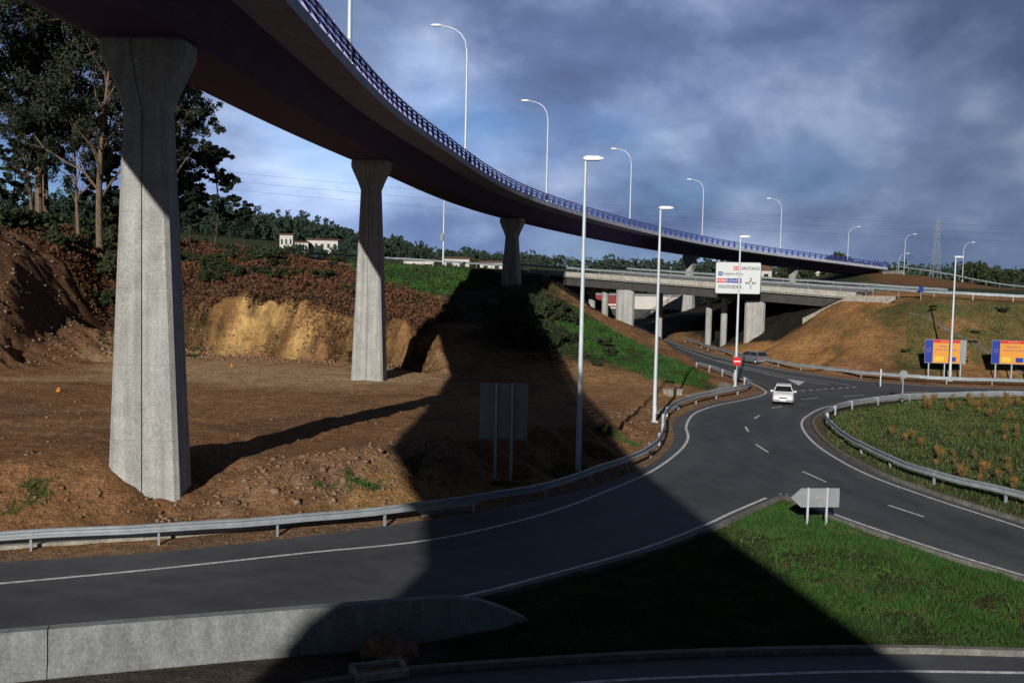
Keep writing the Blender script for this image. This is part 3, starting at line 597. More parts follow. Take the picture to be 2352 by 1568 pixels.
ringm(gx_,gz_,.2,.29,-.024,M['black'],sg,'roundabout_arrow',-60,240)
mb=MB(); 
for (dx,dz_) in ((0,1),(1,0),(-1,0)):
    px,pz=-dz_,dx
    q=lambda a,c:(gx_+dx*a+px*c,-.028,gz_+dz_*a+pz*c)
    mb.add([q(.28,-.04),q(.5,-.04),q(.5,.04),q(.28,.04),q(.48,-.13),q(.72,0),q(.48,.13)],[(0,1,2,3),(4,5,6)])
mb.add([(gx_-.045,-.028,-1.4),(gx_+.045,-.028,-1.4),(gx_+.045,-.028,-.92),(gx_-.045,-.028,-.92)],[(0,1,2,3)])
ob('direction_arrow',mb.mesh('direction_arrow',M['black']),sg)

bz=float(gz(-.3,44.5))
bs=thing('road_sign_back','grey ribbed back of a road sign on two posts','road sign',(-.3,44.5,bz-.05),.06); c0=3.45-bz
mb=MB(); mb.box((0,0,c0),(2.15,.05,2.5))
for k in range(12): mb.box((0,-.035,c0-1.15+k*.21),(2.1,.02,.03))
ob('board',mb.mesh('board',M['signback']),bs)
for sx in (-.36,.36): ob('post',MB().box((sx,-.11,(c0+1.25)/2-.1),(.12,.12,c0+1.45)).mesh('post',M['galv']),bs)
ars=thing('arrow_sign','grey back of an arrow shaped direction sign on two posts','road sign',(11.9,38.0,float(gz(11.9,38.0))-.05),.1)
pr=[(-1.05,1.15),(-.62,.78),(.9,.78),(.9,1.52),(-.62,1.52)]
mb=MB(); mb.loft([[(p[0],-.02,p[1]) for p in pr],[(p[0],.03,p[1]) for p in pr]]); ob('board',mb.mesh('board',M['signback']),ars)
for x in (-.38,.38): ob('post',MB().box((x,-.07,.75),(.07,.07,1.6)).mesh('post',M['pole']),ars)
ob('sticker',MB().box((0,-.027,1.17),(.06,.01,.05)).mesh('sticker',M['yellow']),ars)
o=thing('round_sign_back','grey back of a round traffic sign on a pole','road sign',(31.4,79.4,0))
mb=MB(); mb.tube([(0,-.02,2.25),(0,.02,2.25)],.33,24); ob('disc',mb.mesh('disc',M['signback']),o); ob('post',MB().box((0,.06,1.2),(.08,.08,2.6)).mesh('post',M['galv']),o)
o=thing('no_entry_sign','round red no entry sign with white bar','road sign',(19.75,86.9,-.05))
ob('disc',MB().tube([(0,-.02,2.45),(0,.02,2.45)],.4,28).mesh('disc',M['red']),o); ob('bar',MB().box((0,-.03,2.45),(.55,.012,.1)).mesh('bar',M['white']),o); ob('post',MB().box((0,.06,1.3),(.08,.08,2.6)).mesh('post',M['galv']),o)
o=thing('marker_post','white road marker post at the verge','marker post',(33.9,91,0))
ob('post',MB().box((0,0,.85),(.12,.1,1.6),ch=.03).mesh('post',M['pole']),o); ob('reflector',MB().box((0,-.06,1.45),(.1,.01,.2)).mesh('reflector',M['white']),o)
o=thing('small_blue_sign','small blue road sign on the embankment','road sign',(47.2,115.4,float(gz(47.2,115.4))))
ob('board',MB().box((0,0,1.25),(.5,.04,.6)).mesh('board',M['signblue']),o); ob('post',MB().box((0,.05,.6),(.06,.06,1.6)).mesh('post',M['galv']),o)
def board(x,y,rz):
    o=thing('project_board','blue and orange construction information board on steel posts','billboard',(x,y,float(gz(x,y))+.1),rz,'construction boards on the slope')
    panel(-1.95,1.95,1.6,3.95,0,.06,M['signback'],o,'backing'); panel(-1.93,-1.2,1.65,3.9,-.04,.02,M['signblue'],o,'blue_panel'); panel(-1.18,1.35,1.65,3.62,-.04,.02,M['orange'],o,'orange_panel')
    panel(-1.18,1.35,3.64,3.92,-.04,.02,M['red'],o,'header_panel')
    text('AUTOPISTA',1.1,.1,.05,3.78,-.055,M['yellow'],o)
    text('Enlace A-9',1.2,.15,.05,3.3,-.055,M['signblue'],o); text('Santiago de Compostela',1.9,.15,.05,2.95,-.055,M['signblue'],o)
    panel(-1.05,-.15,1.8,2.3,-.056,.008,M['yellow'],o,'logo_panel'); panel(.3,1.0,1.8,2.25,-.056,.008,M['signblue'],o,'logo_panel')
    mb=MB()
    for k in range(12):
        a=math.radians(30*k); mb.tube([(-1.56+.17*math.cos(a),-.06,2.9+.17*math.sin(a)),(-1.56+.17*math.cos(a),-.052,2.9+.17*math.sin(a))],.022,5)
    ob('star_ring',mb.mesh('star_ring',M['yellow']),o)
    for xx in (-1.5,0,1.5): ob('post',MB().box((xx,.09,1.4),(.12,.1,4.6)).mesh('post',M['galv']),o)
board(42.9,98.3,-.15); board(49.3,97.8,-.15)

# ------------------------------------------------------------------ barrier wall in front
wp=[(-26,17.4),(-18,20.2),(-10.7,22.75)]; wp2=[(-10.67,22.76),(-9,23.3),(-6.1,24.2),(-3.2,25.1),(-1.4,26.0),(-.2,26.6),(.6,26.95)]
hh=[1,1,1,1,.88,.5,.05]
o=thing('concrete_barrier','pale concrete barrier wall tapering down at its end','barrier wall')
prof=[(.42,-.3),(.42,.12),(.26,.34),(.2,1.0),(.15,1.08),(-.15,1.08),(-.2,1.0),(-.3,-.3)]
for nm,pp_,hs_ in (('wall_segment',wp,[1,1,1]),('wall_segment',wp2,hh)):
    P=smoothpath([(*a,h) for a,h in zip(pp_,hs_)],.6); n=normals2(P); mb=MB()
    mb.loft([[(p[0]+q[0]*u,p[1]+q[1]*u,(z*max(p[2],.02) if z>0 else z)) for u,z in prof] for p,q in zip(P,n)])
    ob(nm,mb.mesh(nm,M['wallc'],True),o)
def lump(name,label,x,y,r,h,seed):
    V=[];F=[];n=26;mq=12; 
    for j in range(mq+1):
        for k in range(n):
            a=2*math.pi*k/n; t=j/mq; rr=r*(1-t**1.6); px,py=rr*math.cos(a)*1.25,rr*math.sin(a)
            nn_=float(fbm(np.array([px*3+5+seed]),np.array([py*3+t*2]),1.0,seed,4)[0]); nb=float(fbm(np.array([px*9]),np.array([py*9+seed]),1.0,seed+3,2)[0])
            s_=1+nn_*.9+nb*.25; V.append((px*s_,py*s_,h*t*(1+nn_*.8)*.95+nb*.08-.08))
    for j in range(mq):
        for k in range(n): F.append((j*n+k,j*n+(k+1)%n,(j+1)*n+(k+1)%n,(j+1)*n+k))
    o=thing(name,label,'soil heap',(x,y,0)); m_=MB().add(V,F); ob('mound',m_.mesh('mound',M['soil'],False),o)
lump('soil_heap','rough heap of brown soil against the wall end',-2.95,24.2,.65,.72,4)
o=thing('drain_box','small concrete drain box at the wall foot','drain',(-3.0,23.1,0),.35)
ob('frame',MB().box((0,-.35,.06),(1.3,.12,.2)).box((0,.35,.06),(1.3,.12,.2)).box((-.59,0,.06),(.12,.576,.2)).box((.59,0,.06),(.12,.576,.2)).mesh('frame',M['gutter']),o); ob('grate',MB().box((0,0,.02),(1.05,.57,.1)).mesh('grate',M['stone']),o)
o=thing('utility_box','low pale concrete utility box on the verge','utility box',(13.0,79.6,0),.5)
ob('body',MB().box((0,0,.28),(1.3,.9,.6),ch=.05).mesh('body',M['gutter']),o); ob('lid',MB().box((0,0,.63),(1.4,1.0,.09),ch=.05).mesh('lid',M['gutter']),o)

# ------------------------------------------------------------------ cars
def car(x,y,heading,paint,label,L=3.75,plate=True):
    o=thing('car',label,'car',(x,y,.005),heading-math.pi/2)
    st=[(-L/2,.70,.36,.62,.80),(-L/2+.12,.77,.24,.60,.93),(-L/2+.6,.81,.2,.6,.95),(-.3,.82,.19,.6,.92),(L/2-1.05,.81,.2,.6,.90),(L/2-.5,.80,.2,.58,.82),(L/2-.12,.76,.22,.54,.72),(L/2,.66,.32,.5,.62)]
    mb=MB(); mb.loft([[(-w*.9,yy,z0),(w*.9,yy,z0),(w,yy,z0+.18),(w,yy,zm),(w*.93,yy,z1),(w*.5,yy,z1+.035),(-w*.5,yy,z1+.035),(-w*.93,yy,z1),(-w,yy,zm),(-w,yy,z0+.18)] for yy,w,z0,zm,z1 in st])
    ob('body',mb.mesh('body',paint,True),o)
    yf,yr=L/2-.95,-L/2+.18; rf,rr=L/2-1.6,-L/2+.65; zb,zt=.90,1.40
    bot=[(-.745,yf,zb),(.745,yf,zb),(.745,yr,zb),(-.745,yr,zb)]; top=[(-.56,rf,zt-.03),(.56,rf,zt-.03),(.56,rr,zt-.03),(-.56,rr,zt-.03)]; tp2=[(-.48,rf-.12,zt),(.48,rf-.12,zt),(.48,rr+.1,zt),(-.48,rr+.1,zt)]
    mb=MB(); mb.loft([bot,top,tp2]); ob('cabin',mb.mesh('cabin',paint),o)
    V=[Vector(p) for p in bot+top]
    def glass(a,b_,c,d,name,cuts=((.04,.96),)):
        a,b_,c,d=[V[i] for i in (a,b_,c,d)]; nn=(b_-a).cross(d-a).normalized()
        if nn.dot((a+c)/2-Vector((0,0,1.1)))<0: nn=-nn
        for u0,u1 in cuts:
            P=[]
            for u,v in ((u0,.1),(u1,.1),(u1,.9),(u0,.9)):
                p=(a*(1-u)+b_*u)*(1-v)+(d*(1-u)+c*u)*v; P.append(p+nn*.008)
            ob(name,MB().add(P+[p-nn*.006 for p in P],[(0,1,2,3),(7,6,5,4),(0,4,5,1),(1,5,6,2),(2,6,7,3),(3,7,4,0)]).mesh(name,M['glass']),o)
    glass(0,1,5,4,'windscreen'); glass(2,3,7,6,'rear_window'); glass(1,2,6,5,'side_window',cuts=((.05,.47),(.51,.93))); glass(3,0,4,7,'side_window',cuts=((.07,.49),(.53,.95)))
    for sx in (-1,1):
        ob('headlight',MB().box((sx*.52,L/2-.045,.56),(.3,.08,.15),ch=.03).mesh('headlight',M['light']),o)
        ob('tail_light',MB().box((sx*.6,-L/2+.03,.7),(.18,.1,.24),ch=.03).mesh('tail_light',M['red']),o)
        ob('wing_mirror',MB().box((sx*.88,yf-.25,.96),(.18,.1,.12),ch=.03).mesh('wing_mirror',paint),o)
        for yy in (L/2-.72,-L/2+.68):
            wh=ob('wheel',None,o,(sx*.72,yy,.285))
            ob('tyre',MB().tube([(-.1,0,0),(-.06,0,0),(.08,0,0),(.12,0,0)],[.25,.285,.285,.25],20).mesh('tyre',M['rubber'],True),wh)
            ob('rim',MB().tube([(sx*.1,0,0),(sx*.13,0,0)],[.18,.15],14).mesh('rim',M['rim']),wh)
    ob('grille',MB().box((0,L/2-.005,.56),(.6,.03,.09)).mesh('grille',M['black']),o)
    ob('bumper',MB().box((0,L/2-.02,.36),(1.45,.14,.16),ch=.04).box((0,-L/2+.02,.42),(1.5,.12,.15),ch=.04).mesh('bumper',M['signback']),o)
    ob('number_plate',MB().box((0,L/2+.06,.4),(.46,.012,.1)).mesh('number_plate',M['lampglass']),o)
car(21.35,77.6,math.atan2(-.98,-.28),M['carwhite'],'small white hatchback driving towards the junction')
car(27.7,114.3,math.atan2(.95,-.5),M['cargrey'],'grey hatchback driving towards the underpass',L=4.1)

# ------------------------------------------------------------------ vegetation
def quads(C0,size,rg,flat=0.0,droop=0.0):
    n=len(C0); u=rg.normal(size=(n,3)); u/=np.linalg.norm(u,axis=1)[:,None]
    v=rg.normal(size=(n,3)); 
    v-=u*(u*v).sum(1)[:,None]; v/=np.linalg.norm(v,axis=1)[:,None]+1e-9
    s=size*(.6+.8*rg.random((n,1))); 
    if droop: u[:,2]-=droop; u/=np.linalg.norm(u,axis=1)[:,None]
    V=np.stack([C0-u*s-v*s*.15,C0-v*s*.5,C0+u*s+v*s*.1,C0+v*s*.5],1).reshape(-1,3)
    F=np.arange(4*n).reshape(n,4); return V,F
def ball(centers,rad,per,rg,sq=.8,pw=.45):
    centers=np.asarray(centers); rad=np.asarray(rad); k=len(centers); d=rg.normal(size=(k,per,3)); d/=np.linalg.norm(d,axis=2)[...,None]
    r=rg.random((k,per,1))**pw; P=centers[:,None]+d*r*rad[:,None,None]*np.array([1,1,sq]); return P.reshape(-1,3)
def make_tree(h,kind,seed):
    rg=np.random.default_rng(seed); mb=MB(); cl=[]; cr=[]; euc=kind=='euc'
    lean=rg.normal(size=2)*.05*h
    def tp(t): return np.array([lean[0]*t*t+.3*math.sin(t*5+seed),lean[1]*t*t+.2*math.cos(t*4+seed),h*t])
    r0=h*.015
    ts=np.linspace(0,.93,12); mb.tube([tp(t) for t in ts],[r0*(1.25 if t==0 else 1)*(1-t*.88) for t in ts],9)
    nl=19 if euc else 17
    for i in range(nl):
        t=(.26 if euc else .3)+(.68 if euc else .66)*i/(nl-1); a=i*2.4+rg.random()*1.2; L=h*((.36-.2*t) if euc else (.36-.27*t))*(.6+.8*rg.random())
        p=tp(t); el=(.8+.45*rg.random()) if euc else (.15+.3*rg.random()); path=[p]; d=np.array([math.cos(a)*math.cos(el),math.sin(a)*math.cos(el),math.sin(el)])
        for k in range(5):
            d=d+rg.normal(size=3)*.18; d[2]+=(-.05 if euc else .05); d/=np.linalg.norm(d); p=p+d*L/4*(1.1 if euc else 1); path.append(p)
            if k>=(2 if euc else 1):
                for q in range(3):
                    dd=d*.5+rg.normal(size=3)*.8; dd[2]=dd[2]*.6+.1; e_=p+dd*h*.045
                    mb.tube([p,(p+e_)/2+np.array([0,0,.1]),e_],[r0*.11,r0*.07,r0*.03],4,False); cl.append(e_); cr.append(h*(.018+.036*rg.random()))
        rr=r0*(1-t*.8)*.45; mb.tube(path,[rr*(1-k/6.5) for k in range(6)],6,False)
    for q in range(6): cl.append(tp(.9+.02*q)+rg.normal(size=3)*h*.02); cr.append(h*.03)
    P=ball(cl,cr,88 if euc else 100,rg,.95 if euc else .5,.55)
    V,F=quads(P,.22 if euc else .2,rg,droop=.6 if euc else 0)
    tm=mb.mesh('trunk',M['barkeuc' if euc else 'barkpine'],True); cm=npmesh('crown',V,F,M['leafeuc' if euc else 'leafpine'])
    return tm,cm
def tree(tc,x,y,rz,sc,label,name,grp):
    o=thing(name,label,'tree',(x,y,float(gz(x,y))-.2),rz,grp); o.scale=(sc,sc,sc); ob('trunk',tc[0],o); ob('crown',tc[1],o); return o
E1,E2,E3=make_tree(31,'euc',3),make_tree(29,'euc',11),make_tree(24,'euc',23); P1,P2=make_tree(14,'pine',5),make_tree(11,'pine',9)
for tc,x,y,rz,s in ((E1,-50,121,0,1),(E2,-60,127,1,1.12),(E3,-66,120,2,1.3),(E1,-71,128,2.5,1.05),(E3,-45.0,131,0.6,.92),(E2,-56,138,3.6,1.0),(E2,-66,140,5,1.1),(E3,-62,133,1.5,1.0),(E1,-78,140,4.2,1.0),(E3,-51,134,4,.95),(E3,-55,126,2.2,.75),(E3,-48,140,5.2,.85),(E3,-59,122,3.2,.62)):
    tree(tc,x,y,rz,s,'tall eucalyptus with pale bark and loose dark foliage','eucalyptus_tree','eucalyptus trees on the slope')
for tc,x,y,rz,s in ((P1,-41,138,0,.98),(P2,-44,135,2,.95),(P1,-47.5,137,3,1.05),(P2,-37.8,140,1,.55),(P1,-54,131,3.3,.8),(P1,-64,128,1.3,.75)):
    tree(tc,x,y,rz,s,'dark green pine tree standing on the bank','pine_tree','pines on the bank')
def bushmesh(seed,w=1.0,h=1.0,n=1500,m='leafbush',sz=.09):
    rg=np.random.default_rng(seed); k=14; c=np.stack([rg.normal(size=k)*.36*w,rg.normal(size=k)*.36*w,(.2+.55*rg.random(k))*h],1)
    P=ball(c,.16+.22*rg.random(k),n//k,rg); P=P[P[:,2]>-.05]; V,F=quads(P,sz,rg); return npmesh('crown',V,F,M[m])
stem=MB()
for k in range(6):
    a=k*1.05; stem.tube([(0,0,-.15),(.15*math.cos(a),.15*math.sin(a),.3),(.36*math.cos(a),.36*math.sin(a),.7)],[.04,.025,.01],5,False)
stemm=stem.mesh('trunk',M['barkpine'])
B=[bushmesh(s) for s in (1,2,3)]
def bush(x,y,s,k=0,name='bush',lab='dark green scrub bush on the earth slope',grp='scrub bushes on the slopes',hs=1):
    o=thing(name,lab,'bush' if name=='bush' else 'tree',(x,y,float(gz(x,y))),random.random()*6,grp); o.scale=(s,s,s*hs); ob('trunk',stemm,o); ob('crown',B[k%3],o)
for k in range(24): bush(rng.uniform(-1,6.5),rng.uniform(99,113),rng.uniform(1.3,2.5),k)
for k in range(5): bush(rng.uniform(5,10),rng.uniform(90,100),rng.uniform(.6,1.1),k)
for k in range(30): bush(rng.uniform(-50,-14),rng.uniform(119,131),rng.uniform(.8,1.7),k)
for k in range(14): bush(rng.uniform(-47,-32),rng.uniform(126,136),rng.uniform(1.4,2.6),k)
for k in range(10): bush(rng.uniform(-36,-18),rng.uniform(134,150),rng.uniform(.9,1.5),k)
for k in range(26): bush(rng.uniform(-80,-44),rng.uniform(113,132),rng.uniform(2,4),k)
for k in range(16): bush(rng.uniform(40,75),rng.uniform(100,112),rng.uniform(.4,.95),k,hs=.75)
for x,y,s in ((24.6,262,6),(33,258,7),(38,262,7),(44,262,5),(50,250,5),(105,330,11),(109,332,8),(72,262,5),(78,270,5),(58,262,5),(-14,290,5),(-22,285,4),(-8,286,5),(195,420,12),(203,425,10),(62,240,4),(54,236,4),(48,240,4)):
    bush(x,y,s,int(x)%3,'broadleaf_tree','round leafy tree near the skyline','distant rounded trees',hs=.95)
rg=np.random.default_rng(44); cs=[];rs=[]
def wood(n,x0,x1,y0,y1,hmin,hmax):
    for k in range(n):
        x=rg.uniform(x0,x1); y=rg.uniform(y0,y1); h=rg.uniform(hmin,hmax)*(1.35 if rg.random()<.08 else 1); z=float(gz(x,y))
        for q in range(4): cs.append((x+rg.normal()*h*.08,y+rg.normal()*h*.08,z+h*(.25+.22*q))); rs.append(h*(.27-.05*q))
wood(520,-260,-60,470,640,7,12); wood(200,-75,20,500,640,4,8); wood(160,-420,-150,560,760,12,20); wood(60,-75,-10,420,470,3,6)
for k in range(36):
    x=rg.uniform(-80,-48); y=rg.uniform(330,368); h=rg.uniform(2.5,4); cs.append((x,y,float(gz(x,y))+h*.45)); rs.append(h*.6)
P=ball(cs,rs,38,rg,1.1); V,F=quads(P,.85,rg); ob('forest',npmesh('forest',V,F,M['forest']),kind='stuff')
cs=[];rs=[]
for k in range(700):
    x=rg.uniform(-300,1400); y=rg.uniform(900,1500); h=rg.uniform(9,20); cs.append((x,y,float(gz(x,y))+h*.4)); rs.append(h*.7)
P=ball(cs,rs,26,rg,.8); V,F=quads(P,3.2,rg); ob('distant_woodland',npmesh('distant_woodland',V,F,M['forest']),kind='stuff')
def scatter(poly,n,rg):
    P=np.array(poly,float); mn=P.min(0); mx=P.max(0); out=np.zeros((0,2))
    while len(out)<n:
        q=rg.uniform(mn,mx,(n*2,2)); q=q[inpoly(q[:,0],q[:,1],P)]; out=np.concatenate([out,q])
    return out[:n]
def cover(name,polys,n,hgt,size,m,rg,thr=-.5,seed=50):
    A_=[]
    for poly,fr in polys:
        q=scatter(poly,int(n*fr),rg); q=q[fbm(q[:,0],q[:,1],.3,seed)>thr]; q=q[sdist(q[:,0],q[:,1],ASPH)>.25]; A_.append(q)
    q=np.concatenate(A_); lump_=np.clip(fbm(q[:,0],q[:,1],.55,seed+1)+.55,0.15,1)
    z=gz(q[:,0],q[:,1])+rg.random(len(q))*hgt*lump_
    V,F=quads(np.stack([q[:,0],q[:,1],z],1),size,rg); return ob(name,npmesh(name,V,F,M[m]),kind='stuff')
FERN=[(-60,114),(-43,111.0),(-40,109.2),(-37.5,111),(-34,109.0),(-31,110.6),(-29,109.2),(-26.5,111),(-24,108.0),(-21.5,109),(-19,107.6),(-17,107.8),(-15,104.3),(-12,105.3),(-9.5,100.8),(-5,112),(-9,121),(-20,133),(-40,140),(-60,142),(-70,128)]
cover('dry_bracken',[(FERN,1.0)],48000,1.3,.2,'fern',rng)
cover('green_undergrowth',[(FERN,.55),([(-20,124),(-12,122),(-4,133),(-1,137),(-5,150),(-25,152)],.2),([(-6,104),(-9,120),(-4,142),(6,140),(9,111),(9,98),(5,90),(0,98)],.2)],30000,.8,.16,'leafbush',rng,.02,60)
cover('cut_edge_scrub',[([(-44,105),(-44,112),(-33,110),(-33,104)],.5),([(-17,101),(-16,107),(-8,101),(-8,94)],.4)],4500,.5,.13,'leafbush',rng,.05,61)
cover('hanging_scrub',[([(-40,107.5),(-40,111),(-19,109),(-14,105),(-15,102.5),(-28,107.8)],1.0)],3200,.5,.15,'fern',rng,.05,64)
def blades(name,q,h,w,m,rg,tilt=.5):
    n=len(q); z=gz(q[:,0],q[:,1])-.02; a=rg.uniform(0,6.283,n); b0=np.stack([np.cos(a),np.sin(a),np.zeros(n)],1)*w*(.6+.8*rg.random((n,1)))
    hh_=h*(.45+.9*rg.random(n))*(.45+1.3*np.clip(fbm(q[:,0],q[:,1],.9,71)+.5,0,1)**1.5); t=rg.normal(size=(n,2))*tilt; base=np.stack([q[:,0],q[:,1],z],1)
    top=base+np.stack([t[:,0]*hh_,t[:,1]*hh_,hh_],1)
    V=np.stack([base-b0,base+b0,top],1).reshape(-1,3); F=np.arange(3*n).reshape(n,3); return ob(name,npmesh(name,V,F,M[m]),kind='stuff')
q=scatter(islp[(islp[:,0]>-3)],190000,rng); sdv=np.minimum(sdist(q[:,0],q[:,1],ASPH),sdist(q[:,0],q[:,1],ASPH2)); q=q[(sdv>.3)&(q[:,0]<20)&~((q[:,0]<0)&(q[:,1]<26.6))]
f_=fbm(q[:,0],q[:,1],.5,95,3); keep=(f_>-.09)|(rng.random(len(q))<.25); q=q[keep]; f_=f_[keep]; dry=rng.random(len(q))<np.where(f_<0,.4,.07)
blades('island_grass',q[~dry],.12,.016,'grass',rng,.9); blades('island_dry_grass',q[dry],.14,.013,'drygrass',rng,.9)
q=scatter(islp[(islp[:,0]>-3)],380,rng); q=q[(sdist(q[:,0],q[:,1],ASPH)>.6)&(q[:,1]>26.5)]; q=np.repeat(q,26,0)+rng.normal(size=(len(q)*26,2))*.09; blades('tall_weeds',q,.3,.014,'grass',rng,.5)
medq=scatter([(19,40),(19,60),(24,72),(34,81),(46,85),(62,87),(62,40),(30,28),(24,30)],110000,rng); medq=medq[sdist(medq[:,0],medq[:,1],ASPH)>.7]
blades('median_grass',medq[:66000],.2,.03,'drygrass',rng); blades('median_green_grass',medq[66000:],.16,.03,'grass',rng)
q=scatter([(3,112),(7,121),(12,112),(17.5,98),(18.5,86),(12,86),(8,95)],30000,rng); q=q[fbm(q[:,0],q[:,1],.4,77)>-.14]; blades('mound_grass',q,.2,.05,'grass',rng,.7)
q=scatter([(-20,124),(-12,122),(-4,133),(-1,137),(-5,150),(-25,152)],12000,rng); blades('bank_grass',q,.35,.07,'grass',rng)
q=scatter([(40,101),(45,113),(56,111),(100,108),(100,99),(48,99)],44000,rng); q=q[fbm(q[:,0],q[:,1],.16,30)>-.1]; blades('slope_grass',q,.28,.05,'drygrass',rng)
q=scatter([(-30,31),(-19,34.4),(-4,38.2),(4,48),(7,54),(9,62),(5,57),(-2,46.5),(-8,39.5),(-20,36)],36000,rng); q=q[fbm(q[:,0],q[:,1],.55,88)>.13]; blades('verge_grass',q,.16,.02,'grass',rng)
sap=bushmesh(31,.8,1.3,420,'sapling',.06)
o0=thing('young_shrub','small golden brown shrub planted in grass','shrub',(25,60,0),0,'rows of young shrubs in the median'); ob('stem',stemm,o0); ob('crown',sap,o0); n0=0
for r_ in range(18):
    for c_ in range(30):
        x=21.5+c_*1.05+r_*.25+rng.normal()*.35; y=45+r_*1.85+c_*.35+rng.normal()*.4
        if n0>=285 or x>y*.56 or sdist(np.array([x]),np.array([y]),ASPH)[0]<2.4 or rng.random()<.2 or fbm(np.array([x]),np.array([y]),.1,91)[0]<-.12: continue
        s=rng.uniform(.3,.62)
        if n0==0: o0.location=(x,y,float(gz(x,y))); o0.scale=(s*.7,s*.7,s*1.2)
        else: clone(o0,(x,y,float(gz(x,y))),rng.uniform(0,6),(s*.65,s*.65,s*1.3))
        n0+=1
def stones(name,q,smin,smax,rg,m='stone'):
    n=len(q); base=np.array([(1,0,0),(-1,0,0),(0,1,0),(0,-1,0),(0,0,1),(0,0,-1)],float); s=smin*(smax/smin)**(rg.random(n)**3)
    V=base[None]*s[:,None,None]*(.55+.7*rg.random((n,6,1))); 
    ax=rg.normal(size=(n,3,3)); Q_,_=np.linalg.qr(ax); V=V@Q_; V[...,2]*=.75
    V+=np.stack([q[:,0],q[:,1],gz(q[:,0],q[:,1])+s*.1],1)[:,None]
    f=np.array([(0,2,4),(2,1,4),(1,3,4),(3,0,4),(2,0,5),(1,2,5),(3,1,5),(0,3,5)]); F=(np.arange(n)[:,None,None]*6+f[None]).reshape(-1,3)
    return ob(name,npmesh(name,V.reshape(-1,3),F,M[m]),kind='stuff')
q=scatter([(-20,34.5),(-4,38),(3,46),(8,56),(11,70),(8,69),(3,57),(-3,50),(-9,44),(-20,41)],5000,rng); q=q[fbm(q[:,0],q[:,1],.25,97)>-.02]
stones('slope_rubble',q,.015,.16,rng)
stones('debris_rocks',scatter([(-12.5,37.5),(-10,42),(-4,46),(0,47),(-3,41.5),(-7,38.5)],300,rng),.04,.28,rng)
stones('soil_clods',scatter([(-19,36),(-12.5,37.5),(-10,42),(-4,46),(6,60),(8,58),(-3,41.5),(-7,38.5),(-16,35)],2200,rng),.02,.16,rng,'soil')
stones('lot_pebbles',scatter([(-42,40),(-8,42),(6,62),(8,78),(-6,92),(-20,103),(-42,104),(-46,70)],4000,rng),.02,.14,rng,'soil')
stones('lot_gravel',scatter([(-42,40),(-8,42),(6,62),(8,78),(-6,92),(-20,103),(-42,104),(-46,70)],1000,rng),.02,.09,rng)
stones('heap_rubble',scatter([(-62,70),(-46,80),(-42,98),(-33,105),(-30,108),(-45,112),(-60,110)],3000,rng),.05,.4,rng)
stones('cut_debris',scatter([(-44,106),(-30,108.2),(-18,104.5),(-8,97),(-7,93),(-20,100),(-36,103)],2400,rng),.04,.32,rng,'soil')
stones('verge_gravel',scatter(np.concatenate([offset(smoothpath(GA,1.5),-.5)[::2],offset(smoothpath(GA,1.5),.7)[::-2]]),2500,rng),.02,.07,rng)
for x,y in ((-31.5,69),(-26.5,94)):
    o=thing('plastic_scrap','crumpled orange plastic scrap lying on bare earth','litter',(x,y,float(gz(x,y))),random.random()*3,'plastic litter on the lot')
    mb=MB(); 
    for k in range(4): mb.tube([(rng.uniform(-.2,.2),rng.uniform(-.15,.15),.0),(rng.uniform(-.15,.15),rng.uniform(-.15,.15),.25),(rng.uniform(-.2,.2),rng.uniform(-.2,.2),.1)],[.05,.09,.03],5)
    ob('sheet',mb.mesh('sheet',M['orange']),o)

# ------------------------------------------------------------------ distant buildings
def house(x,y,w,d,h,rz,label,wallm='housewall',roofh=1.2,flat=False,z=None,win=3):
    o=thing('house',label,'house',(x,y,(float(gz(x,y))-.3) if z is None else z),rz,'distant white houses')
    ob('wall',MB().box((0,0,h/2),(w,d,h)).mesh('wall',M[wallm]),o)
    mb=MB()
    mb.loft([[(-w/2-.4,-d/2-.4,h),(-w/2-.4,d/2+.4,h),(-w/2-.4,0,h+roofh)],[(w/2+.4,-d/2-.4,h),(w/2+.4,d/2+.4,h),(w/2+.4,0,h+roofh)]])
    ob('roof',mb.mesh('roof',M['roof']),o)
    for k in range(win):
        xx=-w/2+w*(k+.5)/win; ob('window',MB().box((xx,-d/2-.03,h*.6),(w/win*.4,.05,h*.3)).mesh('window',M['window']),o)
    ob('door',MB().box((-w/2+w*.33,-d/2-.02,h*.2),(w/win*.22,.04,h*.4)).mesh('door',M['barkpine']),o)
house(-88.5,390,5,6,6.5,.1,'white house with tiled roof below a wooded hill',roofh=.7); house(-74.5,392,12,7,5.4,0,'long white house below a wooded hill',win=5,roofh=.7); house(-82,386,5,6,4.2,.2,'small white house below a wooded hill',roofh=.6)
house(-15,262,7,6,4.3,0,'low white shed behind the upper road',roofh=.5,win=2,z=9.2); house(-25,266,8,6,3.4,0,'low white shed behind the upper road',roofh=.5,win=2,z=9.4); house(-6,270,6,6,3.4,0,'low white shed behind the upper road',roofh=.5,win=2,z=9.4)
house(66,280,10,8,4,.2,'orange roofed house beside the viaduct',roofh=2); house(95,330,10,8,4,0,'pale house among trees')
o=thing('warehouse','long low warehouse with red and white cladding','warehouse',(27,232,0),.0)
ob('wall',MB().box((0,0,1.2),(32,8,2.4)).mesh('wall',M['overdark']),o); ob('red_cladding',MB().box((-8.5,-4.06,4.6),(13,.1,2.2)).box((-8.5,-4.06,2.9),(13,.1,.3)).mesh('red_cladding',M['redpanel']),o); ob('upper_wall',MB().box((0,0,3.9),(32,8,3)).mesh('upper_wall',M['housewall']),o); ob('roof',MB().box((0,0,5.6),(32.6,8.6,.3)).mesh('roof',M['signback']),o)
for k in range(5): ob('door',MB().box((-13+k*6.3,-4.03,1.1),(2.6,.05,2.2)).mesh('door',M['signback']),o)
